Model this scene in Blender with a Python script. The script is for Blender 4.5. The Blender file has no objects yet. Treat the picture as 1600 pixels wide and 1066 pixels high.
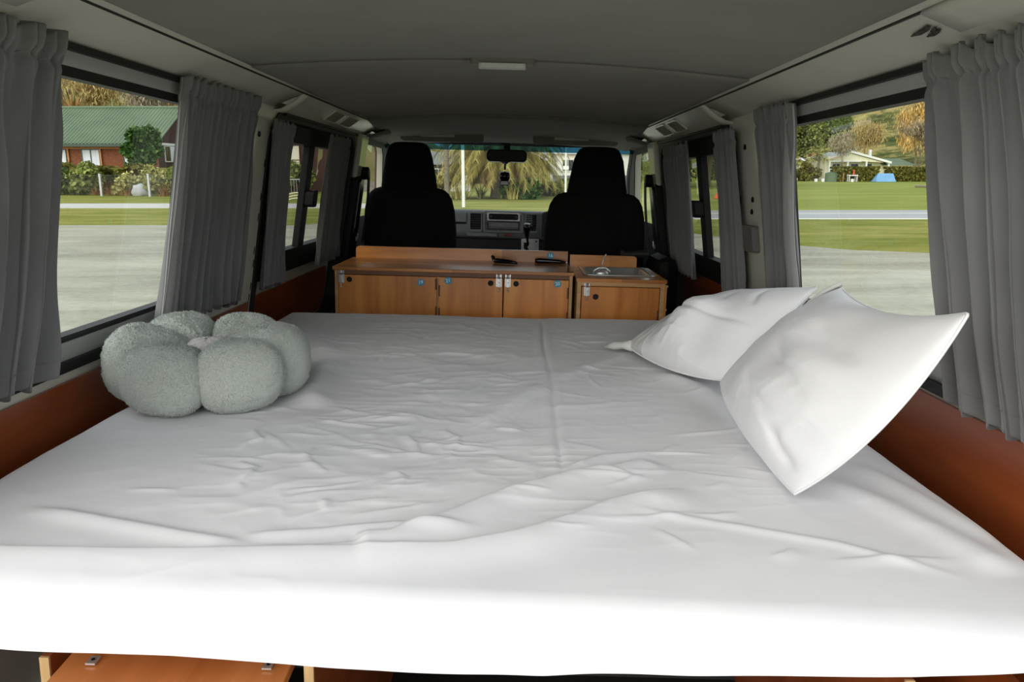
import bpy, bmesh, math, random
import numpy as np
from mathutils import Vector, Matrix
from mathutils.geometry import tessellate_polygon

SC = bpy.context.scene
COL = SC.collection
PI = math.pi
sin, cos = math.sin, math.cos
rng = np.random.default_rng(7)
random.seed(7)

# ------------------------------------------------------------------ camera, world, sun, exposure
# Van frame: x across (0 = centre line), y towards the windscreen (0 = rear edge of bed), z up from the van floor.
cam_d = bpy.data.cameras.new('camera')
cam_o = bpy.data.objects.new('camera', cam_d)
COL.objects.link(cam_o)
cam_d.sensor_width = 36.0
cam_d.lens = 27.38
cam_d.clip_start = 0.02
cam_d.clip_end = 3000
PITCH, ROLL = math.radians(11.5), math.radians(1.55)
fwd = Vector((0, cos(PITCH), -sin(PITCH)))
rgt = Vector((1, 0, 0))
upv = rgt.cross(fwd)
r2 = rgt * cos(ROLL) + upv * sin(ROLL)
u2 = -rgt * sin(ROLL) + upv * cos(ROLL)
m3 = Matrix((r2, u2, -fwd)).transposed()
cam_o.matrix_world = Matrix.Translation((0.045, -0.85, 1.05)) @ m3.to_4x4()
SC.camera = cam_o

# The parking lot the van stands on: the van leans 1.55 deg and its nose sits 0.95 deg low against true level.
GROUND_TILT = Matrix.Rotation(-ROLL, 4, 'Y') @ Matrix.Rotation(0.0165, 4, 'X')
GZ = -0.66                                     # lot surface below the van floor

world = bpy.data.worlds.new('overcast_sky')
SC.world = world
world.use_nodes = True
wt = world.node_tree
wt.nodes.clear()
w_out = wt.nodes.new('ShaderNodeOutputWorld')
w_bg = wt.nodes.new('ShaderNodeBackground')
w_tc = wt.nodes.new('ShaderNodeTexCoord')
w_map = wt.nodes.new('ShaderNodeMapping')
w_map.inputs['Scale'].default_value = (1.2, 1.2, 3.0)
w_no = wt.nodes.new('ShaderNodeTexNoise')
w_no.inputs['Scale'].default_value = 2.2
w_no.inputs['Detail'].default_value = 5
w_cr = wt.nodes.new('ShaderNodeValToRGB')
w_cr.color_ramp.elements[0].position = 0.35
w_cr.color_ramp.elements[0].color = (0.62, 0.74, 0.92, 1)
w_cr.color_ramp.elements[1].position = 0.6
w_cr.color_ramp.elements[1].color = (0.97, 0.98, 1.0, 1)
wt.links.new(w_tc.outputs['Generated'], w_map.inputs['Vector'])
wt.links.new(w_map.outputs['Vector'], w_no.inputs['Vector'])
wt.links.new(w_no.outputs['Fac'], w_cr.inputs['Fac'])
wt.links.new(w_cr.outputs['Color'], w_bg.inputs['Color'])
w_bg.inputs['Strength'].default_value = 0.8
wt.links.new(w_bg.outputs['Background'], w_out.inputs['Surface'])

sun_d = bpy.data.lights.new('veiled_sun', 'SUN')
sun_d.energy = 1.9
sun_d.angle = math.radians(70)
sun_d.color = (1.0, 0.95, 0.86)
sun_o = bpy.data.objects.new('veiled_sun', sun_d)
COL.objects.link(sun_o)
sun_dir = Vector((0.40, 0.82, -0.34))           # light travels from behind and a little from the pouf's side
sun_o.rotation_euler = sun_dir.to_track_quat('-Z', 'Y').to_euler()

SC.view_settings.view_transform = 'Standard'
SC.view_settings.look = 'None'
SC.view_settings.exposure = 0.83
SC.view_settings.gamma = 1.0
SC.view_settings.use_curve_mapping = False
SC.cycles.use_denoising = True
SC.cycles.max_bounces = 10
SC.cycles.diffuse_bounces = 6
SC.cycles.transparent_max_bounces = 16
SC.cycles.sample_clamp_indirect = 6.0

# ------------------------------------------------------------------ materials
def srgb(r, g, b):
    f = lambda c: (c / 255 / 12.92) if c <= 10 else (((c / 255) + 0.055) / 1.055) ** 2.4
    return (f(r), f(g), f(b), 1)

def newmat(name):
    m = bpy.data.materials.new(name)
    m.use_nodes = True
    return m, m.node_tree, m.node_tree.nodes['Principled BSDF']

def coords(nt, scale=(1, 1, 1), kind='Object', rot=(0, 0, 0)):
    tc = nt.nodes.new('ShaderNodeTexCoord')
    mp = nt.nodes.new('ShaderNodeMapping')
    mp.inputs['Scale'].default_value = scale
    mp.inputs['Rotation'].default_value = rot
    nt.links.new(tc.outputs[kind], mp.inputs['Vector'])
    return mp.outputs['Vector']

def noise(nt, vec, scale, detail=4, rough=0.55, dist=0.0):
    n = nt.nodes.new('ShaderNodeTexNoise')
    n.inputs['Scale'].default_value = scale
    n.inputs['Detail'].default_value = detail
    n.inputs['Roughness'].default_value = rough
    n.inputs['Distortion'].default_value = dist
    nt.links.new(vec, n.inputs['Vector'])
    return n.outputs['Fac']

def ramp(nt, fac, stops):
    r = nt.nodes.new('ShaderNodeValToRGB')
    e = r.color_ramp.elements
    while len(e) > 1:
        e.remove(e[-1])
    e[0].position, e[0].color = stops[0]
    for p, c in stops[1:]:
        x = e.new(p)
        x.color = c
    nt.links.new(fac, r.inputs['Fac'])
    return r.outputs['Color']

def bump(nt, bsdf, h, strength, dist=0.01):
    b = nt.nodes.new('ShaderNodeBump')
    b.inputs['Strength'].default_value = strength
    b.inputs['Distance'].default_value = dist
    nt.links.new(h, b.inputs['Height'])
    nt.links.new(b.outputs['Normal'], bsdf.inputs['Normal'])

def simple(name, c1, c2=None, scale=20, rough=0.6, metal=0.0, bmp=0.0, bscale=None, bdist=0.002, spec=0.5, stretch=(1, 1, 1), detail=4):
    m, nt, b = newmat(name)
    b.inputs['Roughness'].default_value = rough
    b.inputs['Metallic'].default_value = metal
    b.inputs['Specular IOR Level'].default_value = spec
    v = coords(nt, stretch)
    c2 = c2 or tuple(min(1, x * 1.15) for x in c1[:3]) + (1,)
    f = noise(nt, v, scale, detail)
    nt.links.new(ramp(nt, f, [(0.3, c1), (0.7, c2)]), b.inputs['Base Color'])
    if bmp:
        bump(nt, b, noise(nt, v, bscale or scale * 3, 3), bmp, bdist)
    return m

def wood(name, cd, cl, rough=0.35, scale=(6, 60, 6), coat=0.0, detail=5, planks=None):
    """Veneer: stretched noise grain; planks=(w,h,axis mapping) adds staves of differing tone."""
    m, nt, b = newmat(name)
    b.inputs['Roughness'].default_value = rough
    b.inputs['Coat Weight'].default_value = coat
    v = coords(nt, scale)
    f = noise(nt, v, 1.0, detail, 0.6, 0.6)
    col = ramp(nt, f, [(0.25, cd), (0.5, tuple((a + c) / 2 for a, c in zip(cd, cl))), (0.75, cl)])
    v2 = coords(nt, tuple(s * 0.25 for s in scale))
    f2 = noise(nt, v2, 1.0, 2)
    mx = nt.nodes.new('ShaderNodeMix')
    mx.data_type = 'RGBA'
    mx.blend_type = 'MULTIPLY'
    mx.inputs[0].default_value = 0.6
    nt.links.new(col, mx.inputs[6])
    nt.links.new(ramp(nt, f2, [(0.3, (0.72, 0.66, 0.6, 1)), (0.7, (1.15, 1.1, 1.05, 1))]), mx.inputs[7])
    outc = mx.outputs[2]
    if planks:
        br = nt.nodes.new('ShaderNodeTexBrick')
        br.inputs['Scale'].default_value = 1.0
        br.inputs['Brick Width'].default_value = planks[0]
        br.inputs['Row Height'].default_value = planks[1]
        br.inputs['Mortar Size'].default_value = 0.0
        br.inputs['Color1'].default_value = (0.68, 0.62, 0.55, 1)
        br.inputs['Color2'].default_value = (1.25, 1.2, 1.12, 1)
        nt.links.new(coords(nt), br.inputs['Vector'])
        m2 = nt.nodes.new('ShaderNodeMix')
        m2.data_type = 'RGBA'
        m2.blend_type = 'MULTIPLY'
        m2.inputs[0].default_value = 1.0
        nt.links.new(outc, m2.inputs[6])
        nt.links.new(br.outputs['Color'], m2.inputs[7])
        outc = m2.outputs[2]
    nt.links.new(outc, b.inputs['Base Color'])
    bump(nt, b, f, 0.08, 0.001)
    return m

def glass(name, tint, refl=1.0):
    m, nt, b = newmat(name)
    nt.nodes.remove(b)
    o = nt.nodes['Material Output']
    t = nt.nodes.new('ShaderNodeBsdfTransparent')
    t.inputs['Color'].default_value = tint
    g = nt.nodes.new('ShaderNodeBsdfGlossy')
    g.inputs['Roughness'].default_value = 0.01
    g.inputs['Color'].default_value = (refl, refl, refl, 1)
    lw = nt.nodes.new('ShaderNodeLayerWeight')
    lw.inputs['Blend'].default_value = 0.5
    p5 = nt.nodes.new('ShaderNodeMath')
    p5.operation = 'POWER'
    p5.inputs[1].default_value = 4.0
    nt.links.new(lw.outputs['Facing'], p5.inputs[0])
    fr = nt.nodes.new('ShaderNodeMath')                  # Schlick: pane reflects more at a glancing angle, alike from both sides
    fr.operation = 'MULTIPLY_ADD'
    fr.inputs[1].default_value = 0.6
    fr.inputs[2].default_value = 0.05
    nt.links.new(p5.outputs[0], fr.inputs[0])
    mx = nt.nodes.new('ShaderNodeMixShader')
    nt.links.new(fr.outputs[0], mx.inputs['Fac'])
    nt.links.new(t.outputs['BSDF'], mx.inputs[1])
    nt.links.new(g.outputs['BSDF'], mx.inputs[2])
    nt.links.new(mx.outputs['Shader'], o.inputs['Surface'])
    return m

def leafmat(name, stops, rough=0.7, trans=0.25, nscale=0.35):
    """Foliage: every leaf island has its own tone, with larger drifts over the crown."""
    m, nt, b = newmat(name)
    b.inputs['Roughness'].default_value = rough
    b.inputs['Specular IOR Level'].default_value = 0.2
    ge = nt.nodes.new('ShaderNodeNewGeometry')
    n = noise(nt, coords(nt), nscale, 3)
    ma = nt.nodes.new('ShaderNodeMath')
    ma.operation = 'MULTIPLY_ADD'
    ma.inputs[1].default_value = 0.55
    nt.links.new(ge.outputs['Random Per Island'], ma.inputs[0])
    mb = nt.nodes.new('ShaderNodeMath')
    mb.operation = 'MULTIPLY'
    mb.inputs[1].default_value = 0.5
    nt.links.new(n, mb.inputs[0])
    nt.links.new(mb.outputs[0], ma.inputs[2])
    nt.links.new(ramp(nt, ma.outputs[0], stops), b.inputs['Base Color'])
    return m

def fabric(name, c1, c2, wscale=900, bmp=0.15, rough=0.9, sheen=0.2, lowscale=6):
    m, nt, b = newmat(name)
    b.inputs['Roughness'].default_value = rough
    b.inputs['Specular IOR Level'].default_value = 0.2
    b.inputs['Sheen Weight'].default_value = sheen
    v = coords(nt)
    nt.links.new(ramp(nt, noise(nt, v, lowscale, 5), [(0.3, c1), (0.7, c2)]), b.inputs['Base Color'])
    bump(nt, b, noise(nt, v, wscale, 2), bmp, 0.0006)
    return m

M = {}
M['sheet'] = fabric('white_cotton_sheet', (0.73, 0.735, 0.755, 1), (0.79, 0.79, 0.805, 1), 700, 0.12, 0.85, 0.15)
M['pillowcase'] = fabric('white_pillowcase', (0.80, 0.80, 0.81, 1), (0.85, 0.85, 0.855, 1), 900, 0.08, 0.7, 0.15)
M['satin'] = fabric('white_satin_border', (0.60, 0.60, 0.58, 1), (0.70, 0.70, 0.68, 1), 300, 0.1, 0.24, 0.0)
M['curtain'] = fabric('grey_curtain_cloth', (0.150, 0.150, 0.149, 1), (0.185, 0.185, 0.183, 1), 800, 0.15, 0.75, 0.25)
M['hem'] = fabric('grey_curtain_hem', (0.15, 0.15, 0.15, 1), (0.19, 0.19, 0.187, 1), 800, 0.15, 0.75, 0.25)
M['curtain_light'] = fabric('pale_curtain_lining', (0.33, 0.33, 0.325, 1), (0.4, 0.4, 0.39, 1), 800, 0.1, 0.6, 0.3)
M['seat'] = fabric('black_seat_fabric', (0.006, 0.006, 0.006, 1), (0.010, 0.010, 0.010, 1), 500, 0.2, 0.95, 0.0)
M['webbing'] = fabric('black_seatbelt_webbing', (0.012, 0.012, 0.013, 1), (0.02, 0.02, 0.02, 1), 500, 0.2, 0.6, 0.1)
M['headlining'] = fabric('grey_headlining', (0.195, 0.187, 0.168, 1), (0.22, 0.212, 0.19, 1), 250, 0.25, 0.95, 0.1)
M['headlining_front'] = fabric('pale_front_headlining', (0.22, 0.213, 0.195, 1), (0.25, 0.243, 0.222, 1), 250, 0.2, 0.9, 0.1)
M['trim_grey'] = simple('grey_plastic_trim', srgb(184, 182, 170), srgb(194, 191, 178), 4, 0.6, bmp=0.08, bscale=400, bdist=0.0006)
M['paint'] = simple('cream_white_body_paint', srgb(202, 199, 184), srgb(212, 209, 194), 3, 0.16)
M['paint_shade'] = simple('shaded_recess_paint', srgb(120, 116, 100), srgb(132, 128, 112), 6, 0.5)  # body paint darkened: shade of the rail recesses put into the colour
M['paint_out'] = simple('white_body_paint', srgb(225, 225, 220), srgb(230, 230, 226), 3, 0.25)
M['chip'] = simple('chipped_dark_metal', srgb(30, 26, 24), srgb(70, 62, 50), 120, 0.7)
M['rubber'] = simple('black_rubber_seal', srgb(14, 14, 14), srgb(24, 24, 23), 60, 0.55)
M['aluminium'] = simple('brushed_aluminium', srgb(170, 172, 168), srgb(196, 198, 194), 3, 0.42, 0.25, stretch=(1, 0.2, 8))
M['steel'] = simple('stainless_steel', srgb(196, 198, 196), srgb(222, 222, 218), 6, 0.3, 0.75)
M['chrome'] = simple('chromed_latch_steel', srgb(196, 196, 194), srgb(222, 222, 218), 30, 0.25, 1.0)
M['black_plastic'] = simple('black_plastic', srgb(16, 16, 16), srgb(22, 22, 21), 80, 0.55, spec=0.2)
M['gloss_black'] = simple('glossy_black_plastic', srgb(10, 10, 12), srgb(16, 16, 20), 80, 0.2)
M['dark_plastic'] = simple('dark_grey_cab_plastic', srgb(38, 38, 38), srgb(46, 46, 45), 50, 0.6, bmp=0.1, bscale=500)
M['dash'] = simple('grey_dashboard_plastic', srgb(122, 126, 128), srgb(132, 135, 136), 20, 0.6, bmp=0.08, bscale=500)
M['dash_dark'] = simple('charcoal_lower_dashboard', srgb(34, 34, 35), srgb(40, 40, 40), 20, 0.7)
M['silver_plastic'] = simple('silver_plastic', srgb(150, 150, 148), srgb(170, 170, 168), 30, 0.35, 0.4)
M['grey_cap'] = simple('grey_plastic_cap', srgb(98, 96, 94), srgb(108, 106, 102), 30, 0.6)
M['lamp_lens'] = simple('frosted_lamp_lens', srgb(205, 205, 198), srgb(222, 222, 214), 30, 0.4)
M['red_button'] = simple('red_hazard_button', srgb(110, 16, 14), srgb(130, 24, 20), 50, 0.4)
M['panel_wood'] = wood('red_brown_plywood_lining', srgb(126, 58, 24), srgb(164, 86, 42), 0.3, (14, 2.2, 16), 0.25)
M['door_wood'] = wood('beech_veneer', srgb(176, 100, 36), srgb(220, 152, 72), 0.32, (22, 22, 2.2), 0.15)
M['top_wood'] = wood('beech_stave_worktop', srgb(172, 106, 46), srgb(210, 150, 80), 0.3, (3, 40, 30), 0.2, planks=(0.34, 0.07))
M['edge_wood'] = wood('light_plywood_edge', srgb(170, 128, 78), srgb(200, 160, 108), 0.45, (4, 30, 60))
M['dark_edge'] = wood('dark_brown_wood', srgb(92, 58, 32), srgb(120, 78, 44), 0.5, (3, 30, 60))  # darker brown wood for the cabinet's top rail and hinges
M['ply'] = wood('birch_plywood', srgb(188, 150, 100), srgb(222, 190, 140), 0.5, (60, 4, 4))
M['box_wood'] = wood('orange_beech_lid', srgb(176, 100, 48), srgb(206, 134, 76), 0.32, (20, 2.0, 20), 0.1)
M['floor'] = simple('dark_vinyl_floor', srgb(22, 21, 20), srgb(32, 30, 28), 10, 0.6)
M['hole'] = simple('black_opening_shade', srgb(8, 8, 8), srgb(12, 12, 12), 30, 0.8)  # near-black colour stands in for the shade inside holes, vents and slots
M['sticker'] = simple('turquoise_sticker', srgb(44, 136, 168), srgb(52, 146, 178), 60, 0.5)
M['numeral'] = simple('pale_blue_print', srgb(196, 226, 236), srgb(204, 232, 240), 60, 0.5)
M['fleece_green'] = None
M['glass'] = glass('clear_window_glass', (0.93, 0.96, 0.94, 1))
M['glass_tint'] = glass('tinted_window_glass', (0.58, 0.60, 0.56, 1))
M['glass_screen'] = glass('windscreen_glass', (0.80, 0.84, 0.80, 1))
M['glass_band'] = glass('blue_shade_band_glass', (0.03, 0.14, 0.19, 1))

def fleece(name, c1, c2):
    m, nt, b = newmat(name)
    b.inputs['Roughness'].default_value = 1.0
    b.inputs['Specular IOR Level'].default_value = 0.05
    b.inputs['Sheen Weight'].default_value = 0.6
    b.inputs['Sheen Roughness'].default_value = 0.6
    v = coords(nt)
    n1 = noise(nt, v, 260, 4, 0.7)
    n0 = noise(nt, v, 5, 2)
    ad = nt.nodes.new('ShaderNodeMath')
    ad.operation = 'MULTIPLY_ADD'
    ad.inputs[1].default_value = 0.5
    nt.links.new(n1, ad.inputs[0])
    hb = nt.nodes.new('ShaderNodeMath')
    hb.operation = 'MULTIPLY'
    hb.inputs[1].default_value = 0.5
    nt.links.new(n0, hb.inputs[0])
    nt.links.new(hb.outputs[0], ad.inputs[2])
    nt.links.new(ramp(nt, ad.outputs[0], [(0.36, c1), (0.62, c2)]), b.inputs['Base Color'])
    bump(nt, b, n1, 1.0, 0.006)
    return m
M['fleece_green'] = fleece('sage_green_boucle', srgb(164, 174, 164), srgb(206, 213, 204))
M['fleece_white'] = fleece('off_white_boucle', srgb(205, 198, 196), srgb(228, 222, 220))

# ------------------------------------------------------------------ object helpers
def tag(o, label=None, cat=None, group=None, kind=None):
    if label: o['label'] = label
    if cat: o['category'] = cat
    if group: o['group'] = group
    if kind: o['kind'] = kind
    return o

def mesh_obj(name, verts, faces, mat, parent=None, smooth=False, bevel=0.0, solid=0.0, subsurf=0, loc=None):
    me = bpy.data.meshes.new(name)
    me.from_pydata([tuple(v) for v in verts], [], [tuple(f) for f in faces])
    me.update()
    if smooth:
        me.polygons.foreach_set('use_smooth', [True] * len(me.polygons))
    mats = mat if isinstance(mat, (list, tuple)) else [mat]
    for mm in mats:
        me.materials.append(mm)
    o = bpy.data.objects.new(name, me)
    COL.objects.link(o)
    if parent is not None:
        o.parent = parent
    if loc: o.location = loc
    if solid:
        s = o.modifiers.new('thickness', 'SOLIDIFY')
        s.thickness = solid
        s.offset = 0
    if bevel:
        b = o.modifiers.new('bevel', 'BEVEL')
        b.width = bevel
        b.segments = 2
        b.limit_method = 'ANGLE'
        b.angle_limit = 0.7
    if subsurf:
        s = o.modifiers.new('subsurf', 'SUBSURF')
        s.levels = s.render_levels = subsurf
    return o

def empty(name, loc=(0, 0, 0), rz=0.0):
    o = bpy.data.objects.new(name, None)
    COL.objects.link(o)
    o.location = loc
    o.rotation_euler = (0, 0, rz)
    o.empty_display_size = 0.05
    return o

class MB:
    """Collects shapes of ONE part."""
    def __init__(s):
        s.v, s.f = [], []
    def add(s, verts, faces):
        k = len(s.v)
        s.v += [tuple(v) for v in verts]
        s.f += [tuple(i + k for i in f) for f in faces]
        return s
    def box(s, x0, x1, y0, y1, z0, z1):
        return s.add([(x0, y0, z0), (x1, y0, z0), (x1, y1, z0), (x0, y1, z0), (x0, y0, z1), (x1, y0, z1), (x1, y1, z1), (x0, y1, z1)],
                     [(0, 3, 2, 1), (4, 5, 6, 7), (0, 1, 5, 4), (1, 2, 6, 5), (2, 3, 7, 6), (3, 0, 4, 7)])
    def tube(s, pts, r, n=8, cap=True):
        pts = [Vector(p) for p in pts]
        rs = r if isinstance(r, (list, tuple)) else [r] * len(pts)
        vs, fs = [], []
        pu = None
        for i, p in enumerate(pts):
            d = (pts[min(i + 1, len(pts) - 1)] - pts[max(i - 1, 0)])
            d = d.normalized() if d.length > 1e-9 else Vector((0, 0, 1))
            if pu is None:
                pu = d.orthogonal().normalized()
            pu = (pu - d * pu.dot(d))
            pu = pu.normalized() if pu.length > 1e-6 else d.orthogonal().normalized()
            w = d.cross(pu)
            for k in range(n):
                a = 2 * PI * k / n
                vs.append(p + (pu * cos(a) + w * sin(a)) * rs[i])
        for i in range(len(pts) - 1):
            for k in range(n):
                fs.append((i * n + k, i * n + (k + 1) % n, (i + 1) * n + (k + 1) % n, (i + 1) * n + k))
        if cap:
            fs.append(tuple(range(n - 1, -1, -1)))
            fs.append(tuple(range((len(pts) - 1) * n, len(pts) * n)))
        return s.add(vs, fs)
    def cyl(s, c, axis, r, h, n=16, r1=None):
        a = Vector(axis).normalized()
        c = Vector(c)
        return s.tube([c, c + a * h], [r, r if r1 is None else r1], n)
    def ball(s, c, rx, ry=None, rz=None, nu=12, nv=8):
        ry = ry or rx
        rz = rz or rx
        vs = [(c[0], c[1], c[2] - rz)]
        for j in range(1, nv):
            t = -PI / 2 + PI * j / nv
            for i in range(nu):
                a = 2 * PI * i / nu
                vs.append((c[0] + rx * cos(t) * cos(a), c[1] + ry * cos(t) * sin(a), c[2] + rz * sin(t)))
        vs.append((c[0], c[1], c[2] + rz))
        fs = [(0, 1 + (i + 1) % nu, 1 + i) for i in range(nu)]
        for j in range(nv - 2):
            for i in range(nu):
                a, b = 1 + j * nu + i, 1 + j * nu + (i + 1) % nu
                fs.append((a, b, b + nu, a + nu))
        t = len(vs) - 1
        fs += [(t, 1 + (nv - 2) * nu + i, 1 + (nv - 2) * nu + (i + 1) % nu) for i in range(nu)]
        return s.add(vs, fs)
    def obj(s, name, mat, parent=None, **kw):
        return mesh_obj(name, s.v, s.f, mat, parent, **kw)

def rrect(u0, u1, v0, v1, r, n=6):
    """Rounded rectangle outline; r one radius or four (u0v0, u1v0, u1v1, u0v1)."""
    rr = r if isinstance(r, (list, tuple)) else [r] * 4
    out = []
    for (cu, cv, a0, q) in ((u0 + rr[0], v0 + rr[0], PI, rr[0]), (u1 - rr[1], v0 + rr[1], 1.5 * PI, rr[1]), (u1 - rr[2], v1 - rr[2], 0, rr[2]), (u0 + rr[3], v1 - rr[3], 0.5 * PI, rr[3])):
        for i in range(n + 1):
            a = a0 + i / n * PI / 2
            out.append((cu + q * cos(a), cv + q * sin(a)))
    return out

def plate(outer, holes, fmap, d0, d1):
    """A flat sheet with holes, d0..d1 thick along the map's depth axis: fmap(u, v, d) -> point."""
    loops = [outer] + list(holes)
    flat = [p for l in loops for p in l]
    tris = tessellate_polygon([[Vector((p[0], p[1], 0)) for p in l] for l in loops])
    n = len(flat)
    vs = [fmap(p[0], p[1], d0) for p in flat] + [fmap(p[0], p[1], d1) for p in flat]
    fs = []
    for t in tris:
        fs.append(tuple(t))
        fs.append(tuple(i + n for i in reversed(t)))
    k = 0
    for l in loops:
        m = len(l)
        for i in range(m):
            a, b = k + i, k + (i + 1) % m
            fs.append((a, b, b + n, a + n))
        k += m
    return vs, fs

def pane_obj(name, outer, fmap, d, mat, parent):
    return mesh_obj(name, [fmap(u, v, d) for u, v in outer], [tuple(range(len(outer)))], mat, parent)

def fix_normals(o):
    bm = bmesh.new()
    bm.from_mesh(o.data)
    bmesh.ops.recalc_face_normals(bm, faces=bm.faces)
    bm.to_mesh(o.data)
    bm.free()
    return o

def plate_obj(name, outer, holes, fmap, d0, d1, mat, parent=None, **kw):
    v, f = plate(outer, holes, fmap, d0, d1)
    return fix_normals(mesh_obj(name, v, f, mat, parent, **kw))

def grid_faces(nu, nv, wrap_u=False):
    i = np.arange((nu if wrap_u else nu - 1))
    j = np.arange(nv - 1)
    I, J = np.meshgrid(i, j)
    I, J = I.ravel(), J.ravel()
    I2 = (I + 1) % nu
    return np.column_stack([J * nu + I, J * nu + I2, (J + 1) * nu + I2, (J + 1) * nu + I])

def np_mesh(name, V, Fq, mat, parent=None, smooth=True, **kw):
    me = bpy.data.meshes.new(name)
    V = np.ascontiguousarray(V, dtype=np.float32)
    Fq = np.ascontiguousarray(Fq, dtype=np.int32)
    k = Fq.shape[1]
    me.vertices.add(len(V))
    me.vertices.foreach_set('co', V.ravel())
    me.loops.add(Fq.size)
    me.loops.foreach_set('vertex_index', Fq.ravel())
    me.polygons.add(len(Fq))
    me.polygons.foreach_set('loop_start', np.arange(0, Fq.size, k, dtype=np.int32))
    if smooth:
        me.polygons.foreach_set('use_smooth', np.ones(len(Fq), dtype=bool))
    me.update(calc_edges=True)
    me.validate()
    me.materials.append(mat)
    o = bpy.data.objects.new(name, me)
    COL.objects.link(o)
    if parent is not None: o.parent = parent
    if kw.get('solid'):
        s = o.modifiers.new('thickness', 'SOLIDIFY')
        s.thickness = kw['solid']
        s.offset = 0
    return o

def vnoise(x, y, seed):
    """Smooth value noise on arrays."""
    r = np.random.default_rng(seed)
    T = r.random((64, 64))
    xi, yi = np.floor(x).astype(int), np.floor(y).astype(int)
    fx, fy = x - xi, y - yi
    fx = fx * fx * fx * (fx * (fx * 6 - 15) + 10)
    fy = fy * fy * fy * (fy * (fy * 6 - 15) + 10)
    g = lambda a, b: T[a % 64, b % 64]
    return (g(xi, yi) * (1 - fx) + g(xi + 1, yi) * fx) * (1 - fy) + (g(xi, yi + 1) * (1 - fx) + g(xi + 1, yi + 1) * fx) * fy

def dup(o, parent=None):
    """Copy of a thing with its parts and sub-parts."""
    c = o.copy()
    COL.objects.link(c)
    if parent is not None: c.parent = parent
    for ch in list(o.children):
        dup(ch, c)
    return c

# ------------------------------------------------------------------ van shell
def wx(z):
    return 0.78 - (z - 0.72) * 0.15

def side_map(s):
    return lambda y, z, d: (s * (wx(z) + d), y, z)

def crown(x):
    return 1.302 + 0.028 * (1 - (x / 0.6) ** 2)

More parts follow.
